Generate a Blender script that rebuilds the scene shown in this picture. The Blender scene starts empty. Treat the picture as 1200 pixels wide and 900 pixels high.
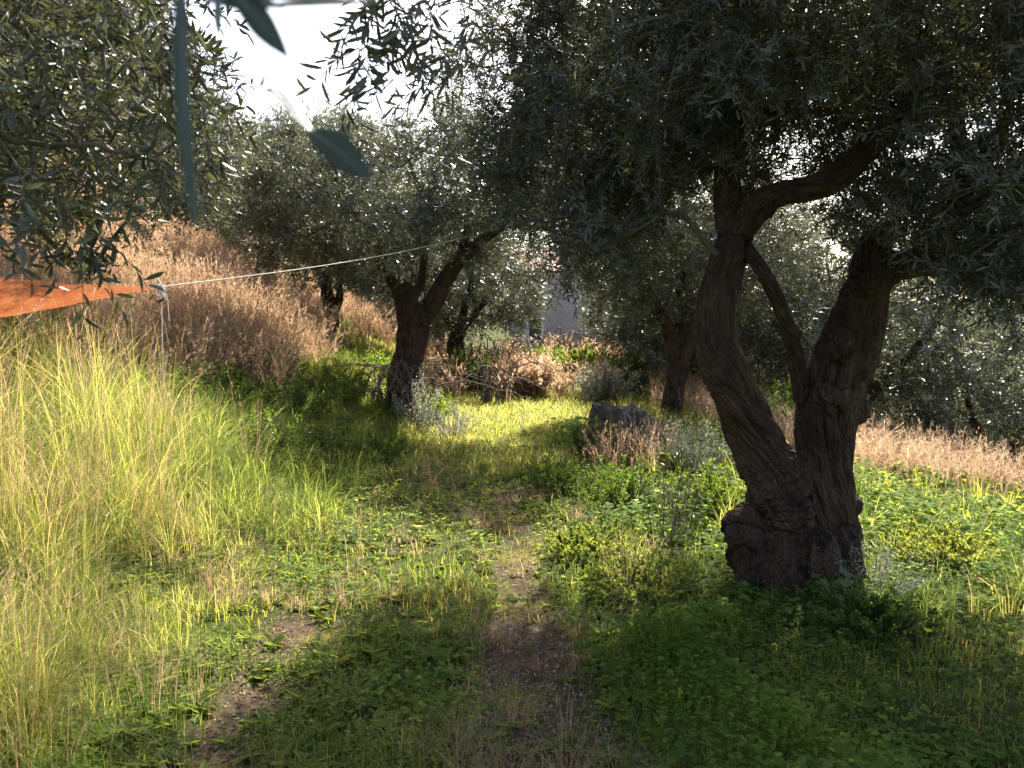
import bpy, math
import numpy as np
from math import radians, sin, cos, pi

rng = np.random.default_rng(11)
S = bpy.context.scene
C = S.collection

# ------------------------------------------------------------------ camera
cam = bpy.data.cameras.new("camera")
camo = bpy.data.objects.new("camera", cam)
C.objects.link(camo)
camo.location = (0, 0, 1.6)
PITCH = radians(-4.3)
camo.rotation_euler = (radians(90) + PITCH, 0, 0)
cam.sensor_width = 36
cam.lens = 28
cam.clip_start = 0.02
cam.clip_end = 2000
cam.dof.use_dof = True
cam.dof.focus_distance = 5.5
cam.dof.aperture_fstop = 8
S.camera = camo

# ------------------------------------------------------------------ light
SUN_EL, SUN_AZ = radians(45), radians(16)      # azimuth: to the right of the view
w = bpy.data.worlds.new("World")
S.world = w
w.use_nodes = True
nt = w.node_tree
bg = nt.nodes["Background"]
sky = nt.nodes.new("ShaderNodeTexSky")
sky.sky_type = 'NISHITA'
sky.sun_disc = False
sky.sun_elevation = SUN_EL
sky.sun_rotation = SUN_AZ
sky.dust_density = 3.5
sky.air_density = 1.0
nt.links.new(sky.outputs[0], bg.inputs[0])
bg.inputs[1].default_value = 0.088
sun = bpy.data.lights.new("sun", 'SUN')
sun.energy = 5.0
sun.angle = radians(0.5)
sun.color = (1, 0.93, 0.82)
suno = bpy.data.objects.new("sun", sun)
C.objects.link(suno)
suno.rotation_euler = (-(pi / 2 - SUN_EL), 0, -SUN_AZ)
suno.rotation_mode = 'XYZ'
S.view_settings.view_transform = 'Standard'
S.view_settings.look = 'None'
S.view_settings.exposure = 1.98
S.view_settings.gamma = 1
S.render.engine = 'CYCLES'
S.cycles.max_bounces = 6
S.cycles.diffuse_bounces = 3
S.cycles.glossy_bounces = 2
S.cycles.transmission_bounces = 4
S.cycles.transparent_max_bounces = 8
S.cycles.use_denoising = True
S.cycles.sample_clamp_indirect = 6

# ------------------------------------------------------------------ helpers
F = 1200 * 28 / 36
def at(px, py, Y):
    """world point seen at photo pixel (px,py) with world depth Y"""
    dx, dy, dz = (px - 600) / F, 1.0, -(py - 450) / F
    y = dy * cos(PITCH) - dz * sin(PITCH)
    z = dy * sin(PITCH) + dz * cos(PITCH)
    k = Y / y
    return np.array([dx * k, Y, 1.6 + z * k])
def proj(p):
    p = np.atleast_2d(p)
    y = p[:, 1]; z = p[:, 2] - 1.6
    f = y * cos(PITCH) + z * sin(PITCH)
    u = -y * sin(PITCH) + z * cos(PITCH)
    f = np.where(f < .05, .05, f)
    return 600 + F * p[:, 0] / f, 450 - F * u / f

def _h(i, j, k, s):
    n = (i * 374761393 + j * 668265263 + k * 2147483647 + s * 1274126177) & 0xffffffff
    n = ((n ^ (n >> 13)) * 1274126177) & 0xffffffff
    n = ((n ^ (n >> 16)) * 2246822519) & 0xffffffff
    return ((n ^ (n >> 15)) & 0xffff) / 65535.0
def vn(p, s=0):
    p = np.asarray(p, float)
    i = np.floor(p).astype(np.int64)
    f = p - i
    f = f * f * (3 - 2 * f)
    r = 0
    for a in (0, 1):
        for b in (0, 1):
            for c in (0, 1):
                wgt = (f[:, 0] if a else 1 - f[:, 0]) * (f[:, 1] if b else 1 - f[:, 1]) * (f[:, 2] if c else 1 - f[:, 2])
                r = r + wgt * _h(i[:, 0] + a, i[:, 1] + b, i[:, 2] + c, s)
    return r
def fbm(p, o=4, s=0):
    r, a, t = 0, 1.0, 0
    p = np.asarray(p, float)
    for k in range(o):
        r = r + a * vn(p, s + k * 17); t += a; a *= .5; p = p * 2.03 + 3.1
    return r / t
def n2(x, y, f, s=0, o=3):
    x = np.atleast_1d(np.asarray(x, float)); y = np.atleast_1d(np.asarray(y, float))
    return fbm(np.stack([x * f, y * f, np.zeros_like(x) + .5], 1), o, s)
def sst(a, b, x):
    t = np.clip((x - a) / (b - a), 0, 1)
    return t * t * (3 - 2 * t)
def norm(v):
    return v / np.maximum(np.linalg.norm(v, axis=-1, keepdims=True), 1e-9)

def terrain(x, y):
    x = np.atleast_1d(np.asarray(x, float)); y = np.atleast_1d(np.asarray(y, float))
    z = .10 * (n2(x, y, .45, 3) - .5) + .035 * (n2(x, y, 3.1, 5) - .5)
    u = np.clip(-1.75 - x, 0, None)
    uu = np.minimum(u, 14)
    bank = .30 * uu + .030 * uu ** 2 * sst(6, 14, y) + .16 * sst(0, .9, u)
    bank = bank + .035 * np.clip(y - 9, 0, 20) * sst(0, 2.5, u)
    z = z + bank
    # right of the big tree it falls gently, then drops
    xr = np.clip(x - 3, 0, None)
    z = z - .15 * np.minimum(xr, 12)
    e = np.clip((x - 5.6) + (y - 11) * .3, 0, 9)
    z = z - .32 * e * sst(3, 5, x)
    # mound round the big trunk
    z = z + .02 * np.exp(-(((x - 1.75) / .9) ** 2 + ((y - 4.9) / .9) ** 2))
    # slight rise beyond the clearing, the earth shoulder under the second olive
    z = z + .35 * sst(15, 22, y) * sst(-3, 0, x) * (1 - sst(3, 6, x))
    z = z + .45 * np.exp(-(((x + 2.5) / .55) ** 2 + ((y - 12.4) / .9) ** 2))
    # wheel ruts
    wob = .12 * np.sin(y * .55) 
    for xc, wd in ((-1.2, .2), (-.02, .24)):
        z = z - .05 * np.exp(-((x - xc - wob) / wd) ** 2) * sst(16, 12, y)
    z = z + 14 * sst(60, 300, y) + 18 * sst(25, 200, -x)
    return z
def rutmask(x, y):
    wob = .12 * np.sin(y * .55)
    m = np.exp(-((x + .0 - wob) / (.19 + .12 * sst(5, 3, y))) ** 4) * sst(13, 9, y) * .95
    m2 = np.exp(-((x + 1.2 - wob) / .22) ** 4) * sst(9, 7, y) * (.05 + .75 * sst(.48, .62, n2(x, y, 1.3, 8)))
    m = np.maximum(m, m2)
    m = m * np.where(y < 4.2, 1, .8)
    return np.clip(m * (.05 + .35 * sst(7, 5, y) + 1.3 * n2(x, y, 1.6, 9)) * (1 - .75 * sst(5.5, 8.5, y) * sst(.35, .6, n2(x, y, 1.3, 10))) , 0, 1)

# ---- geometry accumulator
class Geo:
    def __init__(s):
        s.v, s.f, s.r, s.q, s.m, s.n = [], [], [], [], [], 0
    def add(s, v, f, rnd=None, q=None, mat=0):
        """v (V,3); f (F,k) ints"""
        v = np.asarray(v, np.float32).reshape(-1, 3)
        f = np.asarray(f, np.int64)
        s.v.append(v); s.f.append(f + s.n)
        s.m.append(np.full(len(f), mat, np.int32))
        if rnd is None: rnd = np.full(len(v), .5)
        s.r.append(np.asarray(rnd, np.float32).reshape(-1))
        s.q.append(np.zeros((len(v), 3), np.float32) if q is None else np.asarray(q, np.float32))
        s.n += len(v)
        return s
    def build(s, name, mats, parent=None, smooth=True, useq=False):
        me = bpy.data.meshes.new(name)
        v = np.concatenate(s.v)
        loops = np.concatenate([f.reshape(-1) for f in s.f]).astype(np.int32)
        tot = np.concatenate([np.full(len(f), f.shape[1], np.int32) for f in s.f])
        start = np.concatenate([[0], np.cumsum(tot)[:-1]]).astype(np.int32)
        me.vertices.add(len(v)); me.vertices.foreach_set("co", v.reshape(-1))
        me.loops.add(len(loops)); me.loops.foreach_set("vertex_index", loops)
        me.polygons.add(len(tot)); me.polygons.foreach_set("loop_start", start)
        me.polygons.foreach_set("material_index", np.concatenate(s.m))
        me.polygons.foreach_set("use_smooth", np.full(len(tot), smooth, bool))
        for m in (mats if isinstance(mats, (list, tuple)) else [mats]): me.materials.append(m)
        a = me.attributes.new("rnd", 'FLOAT', 'POINT'); a.data.foreach_set("value", np.concatenate(s.r))
        if useq:
            a = me.attributes.new("q", 'FLOAT_VECTOR', 'POINT'); a.data.foreach_set("vector", np.concatenate(s.q).reshape(-1))
        me.update(calc_edges=True)
        o = bpy.data.objects.new(name, me); C.objects.link(o)
        if parent: o.parent = parent
        return o
def tag(o, label=None, cat=None, group=None, kind=None):
    if label: o["label"] = label
    if cat: o["category"] = cat
    if group: o["group"] = group
    if kind: o["kind"] = kind
    return o
def empty(name, loc, label, cat, group=None, rz=0, sc=1):
    o = bpy.data.objects.new(name, None); C.objects.link(o)
    o.location = tuple(float(t) for t in loc); o.rotation_euler = (0, 0, rz); o.scale = (sc, sc, sc)
    o.empty_display_size = .2
    return tag(o, label, cat, group)
def shift(g, loc):
    loc = np.asarray(loc, np.float32)
    g.v = [v - loc for v in g.v]
    return g
def copy_tree(o, loc, rz, sc, label, name=None):
    c = o.copy(); C.objects.link(c)
    c.location = tuple(float(t) for t in loc); c.rotation_euler = (0, 0, rz); c.scale = (sc, sc, sc * 1.0)
    c["label"] = label
    for ch in list(o.children):
        d = ch.copy(); C.objects.link(d); d.parent = c
    return c

def leaves(g, base, d, nrm, L, W, rnd, shape='hex', fold=.25, mat=0, droop=0.0):
    base = np.asarray(base); d = norm(d); side = norm(np.cross(d, nrm)); nn = np.cross(side, d)
    N = len(base); L = np.asarray(L).reshape(-1, 1) * np.ones((N, 1)); W = np.asarray(W).reshape(-1, 1) * np.ones((N, 1))
    if shape == 'loz':
        P = [base, base + d * L * .45 + side * W * .5, base + d * L - nn * droop * L, base + d * L * .45 - side * W * .5]
        f = np.array([[0, 1, 2, 3]])
    else:
        lift = nn * W * fold
        P = [base, base + d * L * .28 + side * W * .42 + lift, base + d * L * .66 + side * W * .46 + lift - nn * droop * L * .4,
             base + d * L - nn * droop * L,
             base + d * L * .66 - side * W * .46 + lift - nn * droop * L * .4, base + d * L * .28 - side * W * .42 + lift]
        f = np.array([[0, 1, 2, 3], [0, 3, 4, 5]])
    k = len(P)
    v = np.stack(P, 1).reshape(-1, 3)
    ff = (f[None] + (np.arange(N) * k)[:, None, None]).reshape(-1, 4)
    g.add(v, ff[:, ::-1], np.repeat(rnd, k), mat=mat)

def blades(g, base, L, W, lean, ang, rnd, segs=3, mat=0, tipw=.12, curl=2.0, flat=None):
    """curved grass blades: lean = horizontal reach / L, ang = azimuth of lean"""
    N = len(base)
    t = np.linspace(0, 1, segs + 1)[None, :]
    hor = np.stack([np.cos(ang), np.sin(ang), 0 * ang], 1)
    wa = ang + pi / 2 + rng.normal(0, .5, N)
    wid = np.stack([np.cos(wa), np.sin(wa), 0 * wa], 1)
    L = L[:, None]; lean = lean[:, None]
    reach = lean * L * t ** curl
    up = L * (t - .45 * np.clip(lean, 0, 1.6) * t ** 2.6)
    c = base[:, None, :] + hor[:, None, :] * reach[..., None] + np.array([0, 0, 1])[None, None] * up[..., None]
    ww = (W[:, None] * .5) * (1 - (1 - tipw) * t ** 1.6)
    a = c - wid[:, None, :] * ww[..., None]; b = c + wid[:, None, :] * ww[..., None]
    v = np.stack([a, b], 2).reshape(-1, 3)
    k = 2 * (segs + 1)
    f = np.array([[2 * i, 2 * i + 1, 2 * i + 3, 2 * i + 2] for i in range(segs)])
    ff = (f[None] + (np.arange(N) * k)[:, None, None]).reshape(-1, 4)
    g.add(v, ff, np.repeat(rnd, k), mat=mat)
    return c[:, -1], c

def tube(g, pts, rad, sides=6, rnd=.5, mat=0, rough=0.0, cap=True, v0=0.0, seed=0):
    pts = np.asarray(pts, float); rad = np.asarray(rad, float); n = len(pts)
    T = norm(np.gradient(pts, axis=0))
    a = np.array([1, 0, 0]) if abs(T[0][0]) < .8 else np.array([0, 1, 0])
    N0 = norm(np.cross(T[0], a)); fr = [N0]
    for i in range(1, n):
        x = fr[-1] - T[i] * np.dot(fr[-1], T[i]); fr.append(norm(x))
    N_ = np.array(fr); B = np.cross(T, N_)
    th = np.linspace(0, 2 * pi, sides, endpoint=False)
    off = N_[:, None] * np.cos(th)[None, :, None] + B[:, None] * np.sin(th)[None, :, None]
    s = np.concatenate([[0], np.cumsum(np.linalg.norm(np.diff(pts, axis=0), axis=1))]) + v0
    R = rad[:, None] * np.ones((1, sides))
    q = off * rad[:, None, None] + (s[:, None, None] * np.array([.13, .1, .12])) + seed * 1.7
    if rough:
        R = R * (1 + rough * (vn((q * 9).reshape(-1, 3), seed).reshape(n, sides) - .5) * 2)
    v = (pts[:, None] + off * R[..., None]).reshape(-1, 3)
    f = []
    for i in range(n - 1):
        for j in range(sides):
            f.append([i * sides + j, i * sides + (j + 1) % sides, (i + 1) * sides + (j + 1) % sides, (i + 1) * sides + j])
    g.add(v, f, np.full(len(v), rnd), q.reshape(-1, 3), mat)
    if cap:
        f = np.arange(sides)[None]
        g.add(v[-sides:], f, np.full(sides, rnd), q.reshape(-1, 3)[-sides:], mat)
        g.add(v[:sides], f[:, ::-1], np.full(sides, rnd), q.reshape(-1, 3)[:sides], mat)
def smoothline(pts, rad, n):
    """Catmull-Rom resample"""
    pts = np.asarray(pts, float); rad = np.asarray(rad, float)
    P = np.vstack([2 * pts[0] - pts[1], pts, 2 * pts[-1] - pts[-2]])
    R = np.concatenate([[rad[0]], rad, [rad[-1]]])
    out, ro = [], []
    m = len(pts) - 1
    for k in range(n + 1):
        t = k / n * m; i = min(int(t), m - 1); t -= i
        p0, p1, p2, p3 = P[i:i + 4]
        out.append(.5 * ((2 * p1) + (-p0 + p2) * t + (2 * p0 - 5 * p1 + 4 * p2 - p3) * t * t + (-p0 + 3 * p1 - 3 * p2 + p3) * t ** 3))
        ro.append(R[i + 1] * (1 - t) + R[i + 2] * t)
    return np.array(out), np.array(ro)
def segtubes(g, A, B, ra, rb, rnd, mat=0, sides=3):
    """many straight tapered prisms at once"""
    A = np.asarray(A); B = np.asarray(B); N = len(A)
    d = norm(B - A); a = np.where(np.abs(d[:, 2:3]) < .9, np.array([[0, 0, 1.]]), np.array([[1., 0, 0]]))
    u = norm(np.cross(d, a)); w_ = np.cross(d, u)
    V = []
    for P, r in ((A, ra), (B, rb)):
        for k in range(sides):
            th = 2 * pi * k / sides
            V.append(P + (u * cos(th) + w_ * sin(th)) * np.asarray(r).reshape(-1, 1))
    v = np.stack(V, 1).reshape(-1, 3)
    f = np.array([[k, (k + 1) % sides, sides + (k + 1) % sides, sides + k] for k in range(sides)])
    ff = (f[None] + (np.arange(N) * 2 * sides)[:, None, None]).reshape(-1, 4)
    g.add(v, ff, np.repeat(rnd, 2 * sides), q=v.copy(), mat=mat)

# ------------------------------------------------------------------ materials
def mat(name):
    m = bpy.data.materials.new(name); m.use_nodes = True
    n = m.node_tree
    for x in list(n.nodes): n.nodes.remove(x)
    return m, n, n.nodes, n.links
def ramp(N, stops):
    r = N.new("ShaderNodeValToRGB"); e = r.color_ramp.elements
    while len(e) < len(stops): e.new(.5)
    for el, (p, c) in zip(e, stops): el.position = p; el.color = (*c, 1)
    return r
def leafmat(name, stops, back=None, trans=.35, tint=(1.3, 1.5, .5), rough=.4, spec=.5):
    m, n, N, L = mat(name)
    at_ = N.new("ShaderNodeAttribute"); at_.attribute_name = "rnd"
    r = ramp(N, stops); L.new(at_.outputs["Fac"], r.inputs[0])
    col = r.outputs[0]
    if back:
        geo = N.new("ShaderNodeNewGeometry")
        mx = N.new("ShaderNodeMix"); mx.data_type = 'RGBA'
        L.new(geo.outputs["Backfacing"], mx.inputs[0]); L.new(col, mx.inputs[6]); mx.inputs[7].default_value = (*back, 1)
        front = mx.outputs[2]
    else: front = col
    p = N.new("ShaderNodeBsdfPrincipled"); L.new(front, p.inputs["Base Color"])
    p.inputs["Roughness"].default_value = rough; p.inputs["Specular IOR Level"].default_value = spec
    t = N.new("ShaderNodeBsdfTranslucent")
    mu = N.new("ShaderNodeMix"); mu.data_type = 'RGBA'; mu.blend_type = 'MULTIPLY'; mu.inputs[0].default_value = 1
    L.new(col, mu.inputs[6]); mu.inputs[7].default_value = (*tint, 1)
    L.new(mu.outputs[2], t.inputs[0])
    ms = N.new("ShaderNodeMixShader"); ms.inputs[0].default_value = trans
    L.new(p.outputs[0], ms.inputs[1]); L.new(t.outputs[0], ms.inputs[2])
    o = N.new("ShaderNodeOutputMaterial"); L.new(ms.outputs[0], o.inputs[0])
    return m
M_olive = leafmat("olive leaf", [(0, (.032, .038, .022)), (.5, (.050, .057, .033)), (.9, (.085, .088, .050)), (1, (.18, .13, .06))],
                  back=(.135, .14, .105), trans=.26, tint=(1.7, 1.6, .9), rough=.36, spec=.5)
M_olive_far = leafmat("olive leaf grey", [(0, (.045, .052, .034)), (.5, (.07, .078, .050)), (1, (.12, .125, .08))],
                  back=(.18, .19, .145), trans=.33, tint=(1.7, 1.7, 1.1), rough=.38, spec=.6)
M_tall = leafmat("tall grass", [(0, (.05, .085, .02)), (.45, (.14, .18, .045)), (.8, (.26, .28, .09)), (1, (.42, .34, .20))], trans=.6, tint=(2.3, 2.1, 1.2), rough=.6, spec=.2)
M_dry = leafmat("dry grass", [(0, (.20, .135, .085)), (.5, (.37, .265, .175)), (1, (.56, .45, .32))], trans=.52, tint=(1.25, 1.1, .98), rough=.6, spec=.2)
M_short = leafmat("short grass", [(0, (.04, .08, .018)), (.6, (.09, .14, .03)), (.9, (.17, .20, .05)), (1, (.30, .24, .11))], trans=.55, tint=(3.2, 2.7, 1.2), rough=.65, spec=.15)
M_clover = leafmat("sorrel leaf", [(0, (.055, .105, .022)), (.5, (.11, .175, .034)), (1, (.21, .26, .06))], trans=.58, tint=(3.2, 2.7, 1.2), rough=.7, spec=.12)
M_weed = leafmat("weed leaf", [(0, (.055, .10, .03)), (1, (.16, .20, .065))], trans=.4, tint=(3.2, 2.6, 1.0), rough=.6, spec=.15)
M_silver = leafmat("silver shrub leaf", [(0, (.16, .19, .14)), (1, (.38, .38, .32))], trans=.35, tint=(1.2, 1.2, 1), rough=.4, spec=.5)
M_shrub = leafmat("green shrub leaf", [(0, (.035, .07, .02)), (1, (.10, .15, .035))], trans=.5, tint=(2.4, 2.2, .7), rough=.45, spec=.4)
M_litter = leafmat("leaf litter", [(0, (.05, .032, .02)), (.6, (.15, .10, .06)), (1, (.34, .28, .20))], trans=.1, tint=(1, 1, 1), rough=.8, spec=.1)
M_petal = leafmat("yellow petal", [(0, (.8, .62, .02)), (1, (.85, .7, .03))], trans=.4, tint=(1.1, 1.1, .6), rough=.5, spec=.2)

def barkmat(name, c1, c2, bump=.6, sc=1.0):
    m, n, N, L = mat(name)
    a = N.new("ShaderNodeAttribute"); a.attribute_name = "q"
    ns = N.new("ShaderNodeTexNoise"); ns.inputs["Scale"].default_value = 60 * sc; ns.inputs["Detail"].default_value = 6; ns.inputs["Roughness"].default_value = .65
    L.new(a.outputs["Vector"], ns.inputs["Vector"])
    vo = N.new("ShaderNodeTexVoronoi"); vo.feature = 'DISTANCE_TO_EDGE'; vo.inputs["Scale"].default_value = 42 * sc
    L.new(a.outputs["Vector"], vo.inputs["Vector"])
    tc = N.new("ShaderNodeTexCoord")
    nb = N.new("ShaderNodeTexNoise"); nb.inputs["Scale"].default_value = 5; nb.inputs["Detail"].default_value = 4
    L.new(tc.outputs["Object"], nb.inputs["Vector"])
    r = ramp(N, [(.32, c1), (.68, c2)]); L.new(ns.outputs[0], r.inputs[0])
    r2 = ramp(N, [(.35, (.65, .65, .62)), (.65, (1.15, 1.08, 1.0))]); L.new(nb.outputs[0], r2.inputs[0])
    mu = N.new("ShaderNodeMix"); mu.data_type = 'RGBA'; mu.blend_type = 'MULTIPLY'; mu.inputs[0].default_value = 1
    L.new(r.outputs[0], mu.inputs[6]); L.new(r2.outputs[0], mu.inputs[7])
    p = N.new("ShaderNodeBsdfPrincipled"); L.new(mu.outputs[2], p.inputs["Base Color"]); p.inputs["Roughness"].default_value = .85
    p.inputs["Specular IOR Level"].default_value = .25
    ad = N.new("ShaderNodeMath"); ad.operation = 'MULTIPLY_ADD'
    vr = N.new("ShaderNodeMath"); vr.operation = 'MINIMUM'; L.new(vo.outputs["Distance"], vr.inputs[0]); vr.inputs[1].default_value = .25
    L.new(vr.outputs[0], ad.inputs[0]); ad.inputs[1].default_value = 2.2; L.new(ns.outputs[0], ad.inputs[2])
    b = N.new("ShaderNodeBump"); b.inputs["Strength"].default_value = bump; b.inputs["Distance"].default_value = .02
    L.new(ad.outputs[0], b.inputs["Height"]); L.new(b.outputs[0], p.inputs["Normal"])
    o = N.new("ShaderNodeOutputMaterial"); L.new(p.outputs[0], o.inputs[0])
    return m
M_bark = barkmat("olive bark", (.036, .021, .014), (.140, .084, .058), 1.0)
M_twig = barkmat("olive twig", (.10, .085, .06), (.22, .19, .14), .3)
M_deadwood = barkmat("dead wood", (.10, .07, .055), (.30, .24, .20), .5)

def simple(name, c, rough=.8, noise=None, bump=0.0, nscale=10, c2=None):
    m, n, N, L = mat(name)
    p = N.new("ShaderNodeBsdfPrincipled"); p.inputs["Base Color"].default_value = (*c, 1); p.inputs["Roughness"].default_value = rough
    tc = N.new("ShaderNodeTexCoord")
    ns = N.new("ShaderNodeTexNoise"); ns.inputs["Scale"].default_value = nscale; ns.inputs["Detail"].default_value = 8; ns.inputs["Roughness"].default_value = .6
    L.new(tc.outputs["Object"], ns.inputs["Vector"])
    if c2:
        r = ramp(N, [(.35, c), (.65, c2)]); L.new(ns.outputs[0], r.inputs[0]); L.new(r.outputs[0], p.inputs["Base Color"])
    if bump:
        b = N.new("ShaderNodeBump"); b.inputs["Strength"].default_value = bump; b.inputs["Distance"].default_value = .03
        L.new(ns.outputs[0], b.inputs["Height"]); L.new(b.outputs[0], p.inputs["Normal"])
    o = N.new("ShaderNodeOutputMaterial"); L.new(p.outputs[0], o.inputs[0])
    return m
M_rock = simple("rock", (.06, .045, .038), .9, bump=.9, nscale=12, c2=(.15, .115, .095))
M_plaster = simple("plaster", (.46, .36, .32), .9, bump=.2, nscale=3, c2=(.60, .48, .43))
M_tiles = simple("roof tiles", (.26, .12, .07), .8, bump=.3, nscale=6, c2=(.36, .18, .11))
M_white = simple("white paint", (.62, .62, .62), .6, c2=(.75, .75, .74))
M_glass = simple("window glass", (.03, .045, .07), .15, c2=(.05, .07, .10))
M_cord = simple("white cord", (.62, .58, .52), .8, c2=(.78, .72, .66), nscale=200)
M_stone = simple("pebble", (.16, .13, .11), .85, bump=.4, nscale=20, c2=(.36, .32, .27))

# orange net: woven mesh with small holes
m, n, N, L = mat("orange net")
tc = N.new("ShaderNodeTexCoord"); mp = N.new("ShaderNodeMapping")
L.new(tc.outputs["UV"], mp.inputs[0]) if False else L.new(tc.outputs["Object"], mp.inputs[0])
v1 = N.new("ShaderNodeTexNoise"); v1.inputs["Scale"].default_value = 6; L.new(mp.outputs[0], v1.inputs["Vector"])
rr = ramp(N, [(.3, (.75, .17, .05)), (.7, (.88, .30, .12))]); L.new(v1.outputs[0], rr.inputs[0])
df = N.new("ShaderNodeBsdfDiffuse"); tl = N.new("ShaderNodeBsdfTranslucent"); tr = N.new("ShaderNodeBsdfTransparent")
L.new(rr.outputs[0], df.inputs[0]); L.new(rr.outputs[0], tl.inputs[0])
m1 = N.new("ShaderNodeMixShader"); m1.inputs[0].default_value = .65; L.new(df.outputs[0], m1.inputs[1]); L.new(tl.outputs[0], m1.inputs[2])
m2 = N.new("ShaderNodeMixShader"); m2.inputs[0].default_value = .38; L.new(m1.outputs[0], m2.inputs[1]); L.new(tr.outputs[0], m2.inputs[2])
o = N.new("ShaderNodeOutputMaterial"); L.new(m2.outputs[0], o.inputs[0])
M_net = m

# ground
m, n, N, L = mat("soil and moss")
tc = N.new("ShaderNodeTexCoord")
a = N.new("ShaderNodeAttribute"); a.attribute_name = "rnd"
n1 = N.new("ShaderNodeTexNoise"); n1.inputs["Scale"].default_value = 1.4; n1.inputs["Detail"].default_value = 8
n2_ = N.new("ShaderNodeTexNoise"); n2_.inputs["Scale"].default_value = 26; n2_.inputs["Detail"].default_value = 8; n2_.inputs["Roughness"].default_value = .7
for x in (n1, n2_): L.new(tc.outputs["Object"], x.inputs["Vector"])
soil = ramp(N, [(.3, (.040, .027, .018)), (.55, (.095, .068, .046)), (.75, (.19, .145, .105))]); L.new(n2_.outputs[0], soil.inputs[0])
green = ramp(N, [(.3, (.025, .03, .010)), (.55, (.05, .062, .018)), (.8, (.10, .085, .04))]); L.new(n2_.outputs[0], green.inputs[0])
moss = ramp(N, [(.3, (.12, .11, .02)), (.7, (.25, .22, .04))]); L.new(n2_.outputs[0], moss.inputs[0])
mm = ramp(N, [(.52, (0, 0, 0)), (.60, (1, 1, 1))]); L.new(n1.outputs[0], mm.inputs[0])
x1 = N.new("ShaderNodeMix"); x1.data_type = 'RGBA'; L.new(mm.outputs[0], x1.inputs[0]); L.new(soil.outputs[0], x1.inputs[6]); L.new(moss.outputs[0], x1.inputs[7])
x2 = N.new("ShaderNodeMix"); x2.data_type = 'RGBA'; L.new(a.outputs["Fac"], x2.inputs[0]); L.new(green.outputs[0], x2.inputs[6]); L.new(x1.outputs[2], x2.inputs[7])
p = N.new("ShaderNodeBsdfPrincipled"); p.inputs["Roughness"].default_value = 1; p.inputs["Specular IOR Level"].default_value = .05; L.new(x2.outputs[2], p.inputs["Base Color"])
b = N.new("ShaderNodeBump"); b.inputs["Strength"].default_value = .8; b.inputs["Distance"].default_value = .03; L.new(n2_.outputs[0], b.inputs["Height"]); L.new(b.outputs[0], p.inputs["Normal"])
o = N.new("ShaderNodeOutputMaterial"); L.new(p.outputs[0], o.inputs[0])
M_ground = m

# ------------------------------------------------------------------ ground
def warp(n, fine, far):
    t = np.linspace(-1, 1, n)
    return fine * t + np.sign(t) * (far - fine) * np.abs(t) ** 5
gx = warp(420, 12, 500)
gy = 9 + warp(420, 11, 500)
X, Y = np.meshgrid(gx, gy)
Z = terrain(X.ravel(), Y.ravel())
V = np.stack([X.ravel(), Y.ravel(), Z], 1)
ii = np.arange(420 * 420).reshape(420, 420)
fq = np.stack([ii[:-1, :-1], ii[:-1, 1:], ii[1:, 1:], ii[1:, :-1]], -1).reshape(-1, 4)
g = Geo(); g.add(V, fq, rutmask(X.ravel(), Y.ravel()))
tag(g.build("ground", M_ground), kind="structure")

# ------------------------------------------------------------------ trees
def skeleton_nodes(limbs):
    P, R = [], []
    for pts, rad in limbs:
        p, r = smoothline(pts, rad, max(8, 4 * len(pts)))
        P.append(p); R.append(r)
    return P, R

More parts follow.
